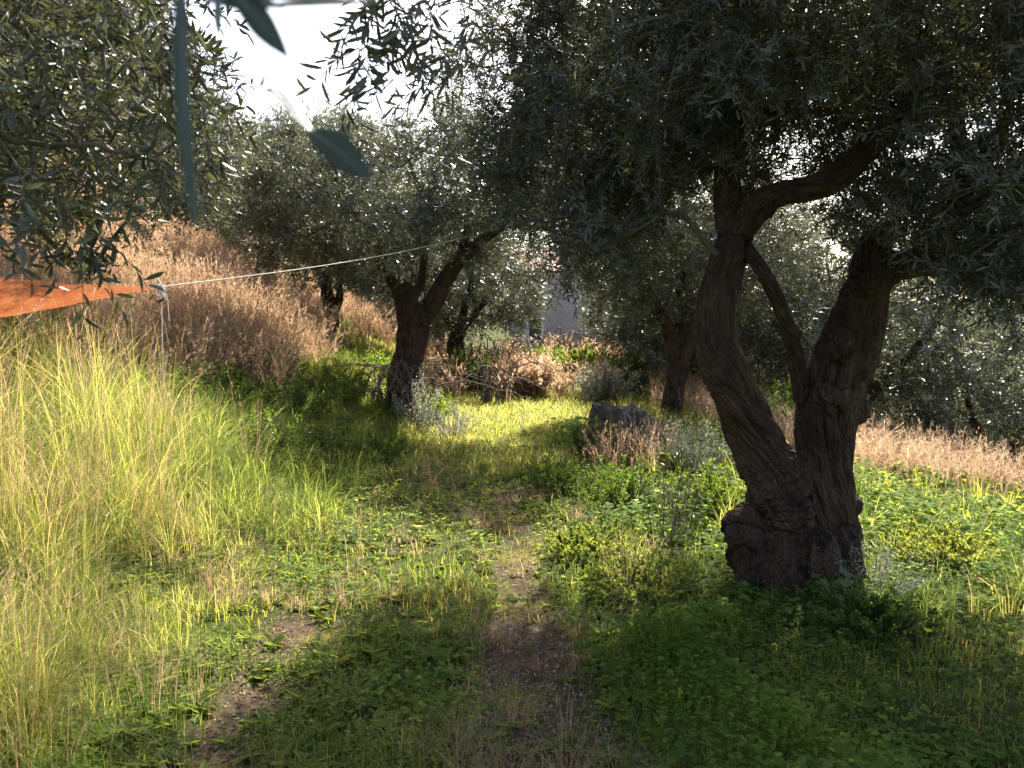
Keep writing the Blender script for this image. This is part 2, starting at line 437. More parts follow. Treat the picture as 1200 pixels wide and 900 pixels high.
def make_trunk(limbs, voxel, bulges=(), disp=.03, freq=5.5, name="trunk", hollows=(), smooth_it=4):
    g = Geo()
    for k, (pts, rad) in enumerate(limbs):
        p, r = smoothline(pts, rad, max(10, int(np.sum(np.linalg.norm(np.diff(np.asarray(pts), axis=0), axis=1)) / max(voxel * 2.5, .03))))
        tube(g, p, r, 14, seed=k)
    for (c, r) in bulges:
        u = np.linspace(0, pi, 9); vv = np.linspace(0, 2 * pi, 13)[:-1]
        pts = np.array([[r[0] * sin(a_) * cos(b_), r[1] * sin(a_) * sin(b_), r[2] * cos(a_)] for a_ in u for b_ in vv]) + np.asarray(c)
        f = [[i * 12 + j, (i + 1) * 12 + j, (i + 1) * 12 + (j + 1) % 12, i * 12 + (j + 1) % 12] for i in range(8) for j in range(12)]
        g.add(pts, f)
    tmp = g.build("tmp", M_bark)
    md = tmp.modifiers.new("r", 'REMESH'); md.mode = 'VOXEL'; md.voxel_size = voxel
    sm = tmp.modifiers.new("s", 'SMOOTH'); sm.iterations = smooth_it; sm.factor = .6
    dg = bpy.context.evaluated_depsgraph_get()
    me = bpy.data.meshes.new_from_object(tmp.evaluated_get(dg))
    bpy.data.objects.remove(tmp)
    nV = len(me.vertices)
    v = np.empty(nV * 3, np.float32); me.vertices.foreach_get("co", v); v = v.reshape(-1, 3).astype(float)
    nr = np.empty(nV * 3, np.float32); me.vertices.foreach_get("normal", nr); nr = nr.reshape(-1, 3).astype(float)
    me.name = name
    # nearest skeleton segment -> bark coordinates
    best = np.full(nV, 1e9); q = np.zeros((nV, 3)); rl = np.full(nV, .1)
    for k, (pts, rad) in enumerate(limbs):
        p, r = smoothline(pts, rad, max(8, 5 * len(pts)))
        s = 0
        for i in range(len(p) - 1):
            A, B = p[i], p[i + 1]; d = B - A; ln = np.linalg.norm(d) + 1e-9
            t = np.clip(((v - A) @ d) / ln ** 2, 0, 1)
            c = A + t[:, None] * d
            dv = v - c; dist = np.linalg.norm(dv, axis=1)
            score = dist - (r[i] * (1 - t) + r[i + 1] * t)
            mk = score < best
            al = s + t * ln
            tw = al[:, None] * 1.3
            rx = dv[:, 0:1] * np.cos(tw) - dv[:, 1:2] * np.sin(tw); ry = dv[:, 0:1] * np.sin(tw) + dv[:, 1:2] * np.cos(tw)
            qq = np.concatenate([rx, ry, dv[:, 2:3] * .6], 1) + al[:, None] * np.array([.05, .04, .20])
            q[mk] = qq[mk]; rl[mk] = (r[i] * (1 - t) + r[i + 1] * t)[mk]; best[mk] = score[mk]
            s += ln
    big = fbm(q * freq, 3, 7) - .5
    ridg = 1 - np.abs(fbm(q * freq * 2.4, 3, 29) - .5) * 4
    fine = fbm(q * freq * 9, 3, 43) - .5
    crack = np.clip(1 - np.abs(fbm(q * np.array([1, 1, .7]) * freq * 1.5, 2, 77) - .5) * 11, 0, 1) ** 1.5 * sst(.35, .6, fbm(q * 2.5, 2, 78))
    amp = np.clip(rl / .2, .15, 1.3)
    dsp = amp * disp * (2.6 * big + .62 * (ridg - .55) + .42 * fine - 1.5 * crack) + .25 * disp * amp * (fbm(v * 7, 3, 61) - .5) * 2
    v2 = v + nr * dsp[:, None]
    for (c, r, dep) in hollows:
        dd = np.linalg.norm((v2 - np.asarray(c)) / np.asarray(r), axis=1)
        v2 = v2 - nr * (dep * np.exp(-dd ** 2 * 1.6))[:, None]
    me.vertices.foreach_set("co", v2.astype(np.float32).reshape(-1))
    a = me.attributes.new("q", 'FLOAT_VECTOR', 'POINT'); a.data.foreach_set("vector", q.astype(np.float32).reshape(-1))
    me.polygons.foreach_set("use_smooth", np.ones(len(me.polygons), bool))
    me.materials.clear(); me.materials.append(M_bark)
    me.update()
    o = bpy.data.objects.new(name, me); C.objects.link(o)
    return o

def clump_points(ells, n, cull=None, mind=.22, seed=0):
    r = np.random.default_rng(seed)
    vol = np.array([e[1][0] * e[1][1] * e[1][2] * (e[2] if len(e) > 2 else 1) for e in ells]); pr = vol / vol.sum()
    out = []
    tries = 0
    while len(out) < n and tries < n * 30:
        tries += 1
        k = r.choice(len(ells), p=pr); c, ra = np.array(ells[k][0]), np.array(ells[k][1])
        d = r.normal(size=3); d /= np.linalg.norm(d)
        p = c + d * ra * r.uniform(.25, 1) ** .6
        if cull is not None and cull(p): continue
        if out and np.min(np.linalg.norm(np.array(out) - p, axis=1)) < mind: continue
        out.append(p)
    return np.array(out)

def branch_to(g, clumps, P, R, base_r=.03, seed=0, mat=1, sides=5, tip=.006):
    """connect every clump to the nearest node already in the tree"""
    r = np.random.default_rng(seed)
    nodes = np.concatenate([p[len(p) // 3:] for p in P]); rads = np.concatenate([q_[len(q_) // 3:] for q_ in R])
    order = np.argsort([np.min(np.linalg.norm(nodes - c, axis=1)) for c in clumps])
    nodes = list(nodes); rads = list(rads)
    for k in order:
        c = clumps[k]
        na = np.array(nodes); dist = np.linalg.norm(na - c, axis=1)
        # prefer thicker, lower nodes
        j = int(np.argmin(dist + .25 * (na[:, 2] > c[2] + .3)))
        A = na[j]; ra = min(rads[j] * .75, base_r * (.5 + .5 * min(dist[j], 1.5)))
        ra = max(ra, tip * 1.3)
        L_ = dist[j]
        if L_ < .03: continue
        nseg = max(3, int(L_ / .15))
        t = np.linspace(0, 1, nseg + 1)[:, None]
        mid = (A + c) / 2 + r.normal(0, .12, 3) * L_ + np.array([0, 0, .10 * L_])
        pts = (1 - t) ** 2 * A + 2 * t * (1 - t) * mid + t ** 2 * c
        pts[1:-1] += r.normal(0, .018, (nseg - 1, 3))
        rad = ra + (tip - ra) * t[:, 0]
        tube(g, pts, rad, sides, mat=mat, cap=False, seed=int(k))
        for i in range(1, nseg + 1):
            nodes.append(pts[i]); rads.append(rad[i])

def foliage(g, clumps, crad, twigs, tl, nl, L, W, seed=0, shape='hex', twigwood=True, droop=.15, up=.1, mat=0, wmat=1, center=None, tw=.0016, sprad=1.0):
    r = np.random.default_rng(seed)
    K = len(clumps)
    cr = crad * r.uniform(.6, 1.35, K)
    nt_ = np.maximum(3, (twigs * (cr / crad) ** 1.6 * r.uniform(.5, 1.4, K)).astype(int))
    idx = np.repeat(np.arange(K), nt_); T = len(idx)
    d = norm(r.normal(size=(T, 3)))
    if center is not None:
        d = norm(d + .35 * norm(clumps - np.asarray(center))[idx])
    org = clumps[idx] + d * (cr[idx] * r.uniform(0, .75, T))[:, None] * np.array([1, 1, .8])
    td = norm(d + r.normal(0, .55, (T, 3)) + np.array([0, 0, up]))
    tlen = tl * r.uniform(.5, 1.4, T)
    m = nl
    t = (np.arange(m)[None, :] + r.uniform(0, .6, (T, m))) / m
    dz = -droop * (t ** 2) * tlen[:, None]
    pos = org[:, None] + td[:, None] * (t * tlen[:, None])[..., None]
    pos[..., 2] += dz
    # leaves in pairs around the axis
    a0 = r.uniform(0, 2 * pi, T)[:, None] + (np.arange(m) % 2) * pi + (np.arange(m) // 2) * (pi / 2) + r.normal(0, .3, (T, m))
    ax = np.where(np.abs(td[:, 2:3]) < .9, np.array([[0, 0, 1.]]), np.array([[1., 0, 0]]))
    u = norm(np.cross(td, ax)); w_ = np.cross(td, u)
    rad = u[:, None] * np.cos(a0)[..., None] + w_[:, None] * np.sin(a0)[..., None]
    ld = norm(td[:, None] * r.uniform(.5, 1.2, (T, m, 1)) + rad * sprad + r.normal(0, .18, (T, m, 3)) + np.array([0, 0, -.12]))
    nrm = norm(td[:, None] * 1.0 - rad * .6 + r.normal(0, .45, (T, m, 3)) + np.array([0, 0, .5]))
    n_ = T * m
    rn = np.clip(r.normal(.45, .2, n_) + np.repeat(r.normal(0, .12, T), m), 0, .95)
    rn[r.uniform(size=n_) < .006] = 1
    sz = r.uniform(.65, 1.25, n_)
    leaves(g, pos.reshape(-1, 3), ld.reshape(-1, 3), nrm.reshape(-1, 3), L * sz, W * sz * r.uniform(.8, 1.2, n_), rn, shape, mat=mat, droop=.08)
    if twigwood:
        e = org + td * (tlen * .9)[:, None]; e[:, 2] -= droop * .8 * tlen
        mid = org + td * (tlen * .5)[:, None]; mid[:, 2] -= droop * .25 * tlen
        rr_ = np.full(T, .5)
        s0 = clumps[idx] * .5 + org * .5
        segtubes(g, s0, org, tw * 1.6, tw * 1.3, rr_, wmat); segtubes(g, org, mid, tw * 1.3, tw, rr_, wmat); segtubes(g, mid, e, tw, tw * .6, rr_, wmat)
    return n_

total_leaves = 0
# ---- the big old olive, right of the track
TY = 4.85
def bt(px, py, dy=0): return at(px, py, TY + dy)
wr = lambda px: px / F * TY * .87          # width in pixels -> metres
limbs_big = [
    ([bt(925, 715), bt(918, 650), bt(912, 590), bt(893, 530), bt(868, 475, -.05), bt(846, 425, -.08), bt(838, 380, -.08), bt(846, 330, -.05), bt(862, 280, 0), bt(872, 245, .0)],
     [wr(62), wr(52), wr(41), wr(34), wr(31), wr(28), wr(25), wr(23), wr(22), wr(18)]),
    ([bt(862, 285), bt(852, 235, .05), bt(850, 190, .1), bt(846, 150, .12), bt(835, 60, .2), bt(815, -60, .3), bt(790, -200, .4)],
     [wr(22), wr(19), wr(17), wr(16), wr(13), wr(10), wr(6)]),
    ([bt(862, 275), bt(884, 243, -.05), bt(905, 230, -.08), bt(945, 222, -.1), bt(985, 205, -.15), bt(1020, 170, -.2), bt(1062, 135, -.25), bt(1110, 95, -.3), bt(1160, 30, -.3), bt(1210, -60, -.3)],
     [wr(22), wr(24), wr(20), wr(17), wr(18), wr(16), wr(14), wr(12), wr(10), wr(6)]),
    ([bt(965, 712, .05), bt(966, 650, .1), bt(968, 590, .12), bt(968, 530, .1), bt(972, 475, .1), bt(992, 415, .1), bt(1010, 360, .1), bt(1022, 315, .1), bt(1024, 285, .1), bt(1020, 272, .1)],
     [wr(42), wr(40), wr(39), wr(38), wr(41), wr(39), wr(31), wr(27), wr(21), wr(9)]),
    ([bt(1015, 330, .1), bt(1050, 312, .12), bt(1090, 308, .15), bt(1122, 312, .15), bt(1150, 330, .1), bt(1185, 345, 0), bt(1240, 350, -.1)],
     [wr(26), wr(25), wr(23), wr(17), wr(10), wr(7), wr(4)]),
    ([bt(1100, 312, .15), bt(1118, 250, .2), bt(1124, 180, .3), bt(1120, 100, .4), bt(1135, 0, .4), bt(1160, -120, .4)],
     [wr(16), wr(14), wr(12), wr(11), wr(9), wr(6)]),
    ([bt(940, 470, .1), bt(930, 410, .0), bt(912, 355, -.1), bt(893, 315, -.1), bt(872, 285, -.03)],
     [wr(12), wr(12), wr(11), wr(10), wr(10)]),
    ([bt(1120, 215, .25), bt(1160, 190, .15), bt(1180, 120, .1), bt(1190, 40, .05), bt(1230, -60, 0)],
     [wr(10), wr(10), wr(10), wr(8), wr(5)]),
]
for (pxa, pya, pxb, pyb, da, db, wa) in ((900, 640, 845, 705, -.1, -.15, 26), (915, 640, 905, 722, -.15, -.35, 26), (955, 640, 962, 735, -.1, -.4, 28), (985, 630, 1028, 708, 0, -.05, 24), (990, 640, 1010, 690, .2, .4, 22)):
    limbs_big.append(([bt(pxa, pya, da), bt((pxa * 2 + pxb) / 3, pya * .45 + pyb * .55, (da * 2 + db) / 3), bt(pxb, pyb, db)], [wr(wa), wr(wa * .8), wr(wa * .35)]))
bulges_big = [(bt(878, 622, -.04), (.17, .17, .17)), (bt(878, 652, .0), (.13, .14, .13)), (bt(925, 700, -.15), (.16, .16, .2)), (bt(985, 700, 0), (.13, .15, .16)), (bt(905, 590, -.12), (.10, .10, .12)), (bt(938, 620, -.16), (.09, .09, .2)), (bt(1005, 480, .05), (.07,.08,.09)), (bt(985, 405, -.08), (.08, .08, .11)), (bt(1012, 330, -.02), (.09,.09,.09)), (bt(838, 440, -.15), (.09, .08, .1)), (bt(985, 622, .1), (.13, .13, .15)), (bt(945, 690, -.12), (.20, .16, .16)),
              (bt(925, 560, .02), (.16, .15, .2)), (bt(960, 655, -.1), (.12, .14, .2)), (bt(1002, 590, .12), (.06, .08, .08)), (bt(975, 465, -.02), (.14, .14, .12)), (bt(890, 240, -.05), (.12, .11, .10))]
base_big = np.array([1.72, TY, terrain(1.72, TY)[0]])
tree_big = empty("olive_tree", base_big, "old gnarled olive with massive split trunk standing right of the track", "tree")
hollows = [(bt(972, 640, -.35), (.035, .2, .13), .10), (bt(958, 460, -.2), (.022, .15, .03), .10), (bt(928, 530, -.2), (.04, .2, .10), .07), (bt(905, 640, -.35), (.03, .2, .12), .05),
           (bt(950, 545, -.2), (.03, .2, .14), .07), (bt(878, 470, -.25), (.02, .15, .06), .05)]
tr = make_trunk(limbs_big, .0125, bulges_big, disp=.042, hollows=hollows)
tr.data.transform(__import__("mathutils").Matrix.Translation(-__import__("mathutils").Vector(base_big)))
tr.parent = tree_big

def cull_big(p):
    px, py = proj(p); px, py = px[0], py[0]
    if p[1] < 1.9: return True
    sx, sy = p[0] - .276 * p[2], p[1] - .961 * p[2]      # keep the crown open where the sun reaches the track
    if 3.2 < sy < 6.4 and sx < -.37 + .465 * (sy - 5): return True
    if sy > 4.2 and sx > 2.5 and hash((round(p[0] * 50), 1)) % 5 < 4: return True
    if p[1] > .3 and px < 520 and py < 560: return True
    if 800 < px < 985 and 225 < py < 560: return True
    if 800 < px < 1070 and 300 < py < 560: return True
    if 790 < px < 1150 and 140 < py < 360 and p[1] < 5.0 and hash((round(px), 3)) % 5 < 3: return True
    if 800 < px < 1070 and py > 330: return True
    if px < 600 and py > 300: return True
    if 608 < px < 640 and py > 350: return True
    if px > 1040 and py > 470: return True
    if px < 810 and py > 385: return True
    return False
ells = [((1.8, 5.9, 4.2), (3.0, 3.4, 1.2), .72), ((.65, 5.5, 3.0), (1.15, 1.4, .95), 1.7), ((2.5, 4.2, 2.4), (.9, 1.1, .85), 2.8), ((1.2, 3.7, 3.15), (1.4, .8, .55), 1.7),  # first lobe stretched back, out of view, to shade the foreground
        ((3.1, 5.4, 3.0), (1.3, 1.3, 1.0), 1.1), ((.75, 5.0, 2.25), (.55, .8, .7), 1.6), ((1.7, 5.6, 3.2), (1.3, .9, .6), 1.6)]
cl = clump_points(ells, 690, cull_big, .175, 3)
P, R = skeleton_nodes(limbs_big[:8])
g = Geo()
branch_to(g, cl, P, R, .034, 5)
total_leaves += foliage(g, cl, .26, 36, .19, 16, .050, .0102, 7, up=.05, droop=.25)
shift(g, base_big).build("crown", [M_olive, M_twig], tree_big, useq=True)

# ---- generic olive: limbs from the ground up
def make_olive(name, base, label, trunk_limbs, ells, ncl, cull=None, crad=.42, twigs=22, tl=.24, nl=12, L=.075, W=.019, seed=1, voxel=.03, mind=.3, disp=.05, leafm=None, shape='loz', tw=.003, group=None, bulges=(), droop=.2):
    global total_leaves
    base = np.asarray(base, float)
    e = empty(name, base, label, "tree", group)
    t = make_trunk(trunk_limbs, voxel, bulges, disp=disp, freq=4.0)
    import mathutils
    t.data.transform(mathutils.Matrix.Translation(-mathutils.Vector(base))); t.parent = e
    c = clump_points(ells, ncl, cull, mind, seed)
    P, R = skeleton_nodes(trunk_limbs); g = Geo()
    branch_to(g, c, P, R, .05, seed, tip=.009)
    total_leaves += foliage(g, c, crad, twigs, tl, nl, L, W, seed, shape=shape, tw=tw, droop=droop, center=np.mean(c, axis=0))
    shift(g, base).build("crown", [leafm or M_olive_far, M_twig], e, useq=True)
    return e

# second olive on the left of the track
Y2 = 12.6
def b2(px, py, dy=0): return at(px, py, Y2 + dy)
w2 = lambda px: px / F * Y2 * .80
limbs2 = [([b2(466, 520), b2(470, 480), b2(475, 440), b2(482, 400), b2(484, 370), b2(476, 345), b2(468, 334)], [w2(30), w2(25), w2(22), w2(23), w2(25), w2(19), w2(12)]),
          ([b2(484, 385), b2(505, 360), b2(522, 330), b2(538, 305), b2(560, 285), b2(590, 262), b2(605, 215)], [w2(17), w2(15), w2(12), w2(10), w2(8), w2(6), w2(4)]),
          ([b2(484, 370, .1), b2(492, 335, .1), b2(497, 300, .1), b2(500, 250, 0), b2(480, 190, 0)], [w2(12), w2(7), w2(6), w2(5), w2(3)]),
          ([b2(474, 350, .2), b2(455, 320, .3), b2(440, 285, .3), b2(410, 240, .3), b2(380, 190, .2)], [w2(14), w2(9), w2(7), w2(5), w2(3)]),
          ([b2(540, 302, .1), b2(548, 260, .2), b2(552, 200, .3), b2(540, 150, .4)], [w2(8), w2(6), w2(5), w2(3)])]
def cull2(p):
    px, py = proj(p); px, py = px[0], py[0]
    if 440 < px < 560 and py > 305: return True
    if py > 375: return True
    if px < 500 and py < 125 + abs(px - 400) * .15 + 14: return True
    return False
base2 = np.array([b2(470, 480)[0], Y2, terrain(b2(470, 480)[0], Y2)[0]])
make_olive("olive_tree", base2, "forked olive tree on the bank left of the track with the cord tied to it", limbs2,
           [((-1.9, 12.5, 3.8), (2.3, 1.9, 1.55)), ((-.6, 12.6, 3.6), (1.2, 1.2, 1.1)), ((-3.2, 12.4, 3.2), (1.0, 1.2, 1.0))], 330, cull2, crad=.36, twigs=24, nl=12, L=.07, W=.018, seed=21, mind=.24,
           bulges=[(b2(486, 358), (.18, .18, .16))])
# third olive behind the big one
Y3 = 13.4
def b3(px, py, dy=0): return at(px, py, Y3 + dy)
limbs3 = [([b3(788, 520), b3(787, 485), b3(791, 455), b3(797, 425), b3(806, 385), b3(800, 330), b3(790, 250)], [.25, .19, .16, .16, .14, .11, .06]),
          ([b3(797, 425), b3(780, 380), b3(750, 330), b3(720, 280), b3(690, 220)], [.15, .12, .10, .08, .05]),
          ([b3(804, 395), b3(830, 350), b3(860, 290), b3(880, 230)], [.13, .1, .08, .05])]
def cull3(p):
    px, py = proj(p); px, py = px[0], py[0]
    if 604 < px < 645 and py > 355: return True
    return (py > 425) or (px < 690 and py > 395) or (775 < px < 815 and py > 405) or px < 560
base3 = np.array([b3(788, 500)[0], Y3, terrain(b3(788, 500)[0], Y3)[0]])
make_olive("olive_tree", base3, "olive tree with leaning dark trunk just behind the rock pile", limbs3,
           [((2.5, 13.5, 3.5), (2.0, 1.9, 1.7)), ((1.5, 13.3, 2.9), (1.0, 1.1, .9)), ((3.4, 13.3, 2.8), (1.5, 1.5, 1.2)), ((.75, 11.1, 3.7), (1.0, 1.5, .75), 3.0)], 380, cull3, crad=.38, twigs=24, nl=12, L=.07, W=.018, seed=33, mind=.24)  # last lobe: unseen, added to throw a band of shade on the track
# hillside olive with the small crooked trunk
Y4 = 18.5
def b4(px, py, dy=0): return at(px, py, Y4 + dy)
limbs4 = [([b4(392, 405), b4(391, 385), b4(388, 365), b4(383, 345), b4(382, 315), b4(390, 260)], [.19, .17, .15, .14, .12, .06]),
          ([b4(390, 372), b4(397, 352), b4(398, 335), b4(402, 300), b4(430, 240)], [.11, .10, .09, .07, .05]),
          ([b4(382, 330), b4(360, 290), b4(330, 230), b4(320, 170)], [.1, .08, .06, .04])]
def cull4(p):
    px, py = proj(p); px, py = px[0], py[0]
    return py > 372 or (375 < px < 405 and py > 335) or py < 112 + 55 * abs((px - 370) / 100) or (px < 300 and py > 300)
base4 = np.array([b4(391, 388)[0], Y4, terrain(b4(391, 388)[0], Y4)[0]])
make_olive("olive_tree", base4, "olive tree with short crooked trunk higher on the slope above the dry grass", limbs4,
           [((-4.3, 18.5, 4.6), (2.5, 2.1, 2.4)), ((-3.2, 18.3, 3.6), (1.6, 1.5, 1.4))], 300, cull4, crad=.45, twigs=24, nl=11, L=.09, W=.024, seed=44, mind=.3)
# left slope olive
b5 = np.array([-5.2, 9.6, terrain(-5.2, 9.6)[0]])
limbs5 = [([b5 + (0, 0, -.2), b5 + (.1, 0, .5), b5 + (.0, .1, .95), b5 + (.35, 0, 1.6), b5 + (.6, 0, 2.4)], [.13, .10, .08, .06, .03]),
          ([b5 + (0, .1, .85), b5 + (-.4, 0, 1.3), b5 + (-.7, .2, 2.0), b5 + (-.9, .1, 2.6)], [.07, .05, .04, .02]),
          ([b5 + (.05, .1, .7), b5 + (.5, -.3, 1.1), b5 + (.9, -.4, 1.5)], [.05, .04, .02])]
def cull5(p):
    px, py = proj(p); px, py = px[0], py[0]
    return px > 285 or py > 290 or (px > 225 and py < 120) or (px > 120 and py > 262)
make_olive("olive_tree", b5, "pale grey olive on the left slope behind the orange net", limbs5,
           [((-5.1, 9.6, 4.2), (2.0, 1.7, 1.7)), ((-4.2, 9.4, 3.6), (1.1, 1.1, 1.0))], 240, cull5, crad=.36, twigs=22, nl=12, L=.07, W=.017, seed=55, mind=.24)

# background olives (shared meshes, varied turn and size)
def generic(seed, label, loc, rz, sc):
    r = np.random.default_rng(seed)
    z = np.zeros(3)
    limbs = [([z + (0, 0, -.4), z + (.05, 0, .4), z + (-.05, .05, 1.0), z + (.1, 0, 1.6)], [.32, .24, .22, .16])]
    for k in range(4):
        a_ = k * pi / 2 + r.uniform(-.4, .4)
        limbs.append(([z + (.05, 0, 1.3), z + (.5 * cos(a_), .5 * sin(a_), 1.9), z + (1.1 * cos(a_), 1.1 * sin(a_), 2.6), z + (1.4 * cos(a_), 1.4 * sin(a_), 3.4)], [.14, .11, .08, .04]))
    e = make_olive("olive_tree", z, label, limbs, [((0, 0, 3.1), (2.5, 2.5, 1.7)), ((.7, .5, 2.3), (1.9, 1.9, 1.3)), ((-.8, -.6, 4.0), (1.4, 1.4, .9))],
                   210, lambda p: p[2] < .95, crad=.5, twigs=20, tl=.3, nl=10, L=.12, W=.034, seed=seed, mind=.36, voxel=.05, group="olive trees of the grove behind")
    e.location = loc; e.rotation_euler = (0, 0, rz); e.scale = (sc, sc, sc)
    return e
def gl(x, y): return (x, y, terrain(x, y)[0] - .05)
ga = generic(71, "grey olive left of the ruined house wall beyond the clearing", gl(-1.4, 20.5), .3, .95)
gb = generic(72, "broad olive down the slope right of the big trunk", gl(6.6, 15.0), 1.1, 1.05)
grove = [
    (ga, 9.6, 15.5, 2.1, 1.0, "dark olive at the right edge below the dry meadow"),
    (gb, 11.2, 21.0, .4, 1.1, "olive low on the terrace beyond the right edge meadow"),
    (ga, 4.6, 20.5, 4.0, 1.1, "olive right of the house seen between the two stems of the big trunk"),
    (ga, 4.3, 17.2, 2.4, .95, "olive just behind the leaning tree, green between the stems of the big trunk"),
    (gb, 7.8, 24.5, 5.0, 1.25, "tall olive behind the downhill row on the right"),
    (ga, 4.6, 27.0, 1.5, .9, "olive standing close in front of the pale house"),
    (gb, -2.6, 28.0, 3.3, 1.15, "olive behind the clearing seen past the forked trunk"),
    (ga, -7.2, 23.5, 2.6, .85, "olive on top of the slope above the golden grass"),
    (gb, -10.8, 20.0, .9, 1.0, "olive at the far left of the slope"),
    (ga, -9.0, 14.5, 5.4, .85, "slope olive partly hidden by the hanging left branches"),
    (gb, 12.5, 30.0, 2.0, 1.3, "farthest olive at the right behind the downhill row"),
    (ga, 5.0, 36.0, 1.0, 1.4, "large olive rising to the right of the house roof"),
    (gb, -5.5, 36.0, 4.4, 1.2, "far olive behind the slope trees left of the house"),
    (ga, 14.0, 13.0, 3.0, 1.0, "olive just outside the right of the meadow"),
]
for src, x, y, rz, sc, lab in grove:
    copy_tree(src, gl(x, y), rz, sc, lab)

# ---- near olive: trunk outside the frame on the left, boughs hanging into view
bn = np.array([-3.1, 1.1, terrain(-3.1, 1.1)[0]])
limbsn = [([bn + (0, 0, -.2), bn + (0, 0, .6), bn + (.1, .05, 1.2), bn + (.2, .2, 1.7), bn + (.5, .5, 2.3)], [.26, .2, .17, .14, .10]),
          ([bn + (.1, .1, 1.3), bn + (.6, .6, 2.1), at(-120, 60, 2.2), at(-20, 5, 2.3), at(60, 60, 2.35), at(110, 110, 2.4), at(165, 165, 2.4), at(210, 205, 2.4)], [.12, .08, .028, .017, .010, .008, .006, .003]),
          ([at(-120, 60, 2.2), at(-60, 120, 2.0), at(20, 165, 2.0), at(100, 172, 2.05), at(190, 190, 2.1)], [.022, .012, .007, .006, .003]),
          ([bn + (.5, .5, 2.3), bn + (1.4, .9, 2.9), at(60, -260, 1.8), at(180, -160, 1.4), at(300, -90, .8)], [.10, .06, .035, .02, .008])]
tree_n = empty("olive_tree", bn, "near olive whose leafy boughs hang in from the top left corner", "tree")
import mathutils
t = make_trunk(limbsn[:1] + [([limbsn[1][0][0], limbsn[1][0][1], limbsn[1][0][2]], [.12, .08, .03]), ([limbsn[3][0][0], limbsn[3][0][1], limbsn[3][0][2]], [.10, .06, .036])], .025, disp=.03)
t.data.transform(mathutils.Matrix.Translation(-mathutils.Vector(bn))); t.parent = tree_n
g = Geo()
for k, (p_, r_) in enumerate(limbsn[1:]):
    p2, r2 = smoothline(p_[2:] if k != 1 else p_, r_[2:] if k != 1 else r_, 30)
    p2[1:-1] += rng.normal(0, .004, (29, 3)); tube(g, p2, r2, 7, mat=1, seed=k)
cln = []
for _ in range(4000):
    px, py = rng.uniform(-160, 300), rng.uniform(-180, 290)
    if len(cln) > 112: break
    Yd = rng.uniform(1.7, 3.1)
    if px > 230 and (py < 95 or py > 250): continue
    if py > 285 - .0 * px: continue
    if px + .5 * py > 330: continue
    if px > 105 and py > 262: continue
    if px > 130 and py > 225: continue
    p_ = at(px, py, Yd)
    if cln and np.min(np.linalg.norm(np.array(cln) - p_, axis=1)) < .11: continue
    cln.append(p_)
# small sprays hanging at the right of the sky gap and top right corner
cln2 = [at(500, 10, 1.9), at(520, 60, 2.1), at(505, 100, 2.2), at(545, 20, 2.0), at(450, -10, 1.7), at(432, 20, 1.75), at(425, 60, 1.75), at(470, 15, 1.9), at(228, 15, 1.9), at(255, 20, 1.6)]
cln_b = np.array(cln2[:-2]); cln = np.array(cln)
P, R = skeleton_nodes(limbsn[1:])
branch_to(g, cln, P, R, .008, 8, sides=5, tip=.0022)
total_leaves += foliage(g, cln, .12, 8, .15, 12, .050, .0115, 9, droop=.45, up=-.15, tw=.0012)
sb_ = smoothline([at(150, -300, 1.75), at(330, -190, 1.8), at(450, -120, 1.85), at(520, -70, 1.95), at(548, -20, 2.0)], [.012, .009, .006, .004, .003], 24)
tube(g, *sb_, 6, mat=1)
branch_to(g, cln_b, [sb_[0]], [sb_[1]], .004, 12, sides=4, tip=.0015)
total_leaves += foliage(g, cln_b, .07, 5, .13, 12, .05, .009, 10, droop=.6, up=-.4, tw=.0011)
# a sprig dangling above the middle of the sky gap
stem = np.array([at(150, -300, 1.7), at(300, -190, 1.75), at(405, -90, 1.75), at(428, 20, 1.75), at(431, 75, 1.75), at(433, 105, 1.75)])
p2, r2 = smoothline(stem, [.01, .006, .003, .0016, .0012, .0008], 24); tube(g, p2, r2, 5, mat=1)
k = 26; tt = np.linspace(.52, 1, k); pb = np.array([p2[min(int(t_ * 24), 24)] for t_ in tt])
aa = np.arange(k) * pi + rng.normal(0, .5, k)
ld = np.stack([np.cos(aa), rng.normal(0, .5, k), rng.uniform(-1.0, .1, k)], 1)
leaves(g, pb, ld, norm(rng.normal(size=(k, 3)) * .5 + np.array([0, -1, .3])), rng.uniform(.04, .062, k), np.full(k, .0115), np.full(k, .35))
shift(g, bn).build("crown", [M_olive, M_twig], tree_n, useq=True)
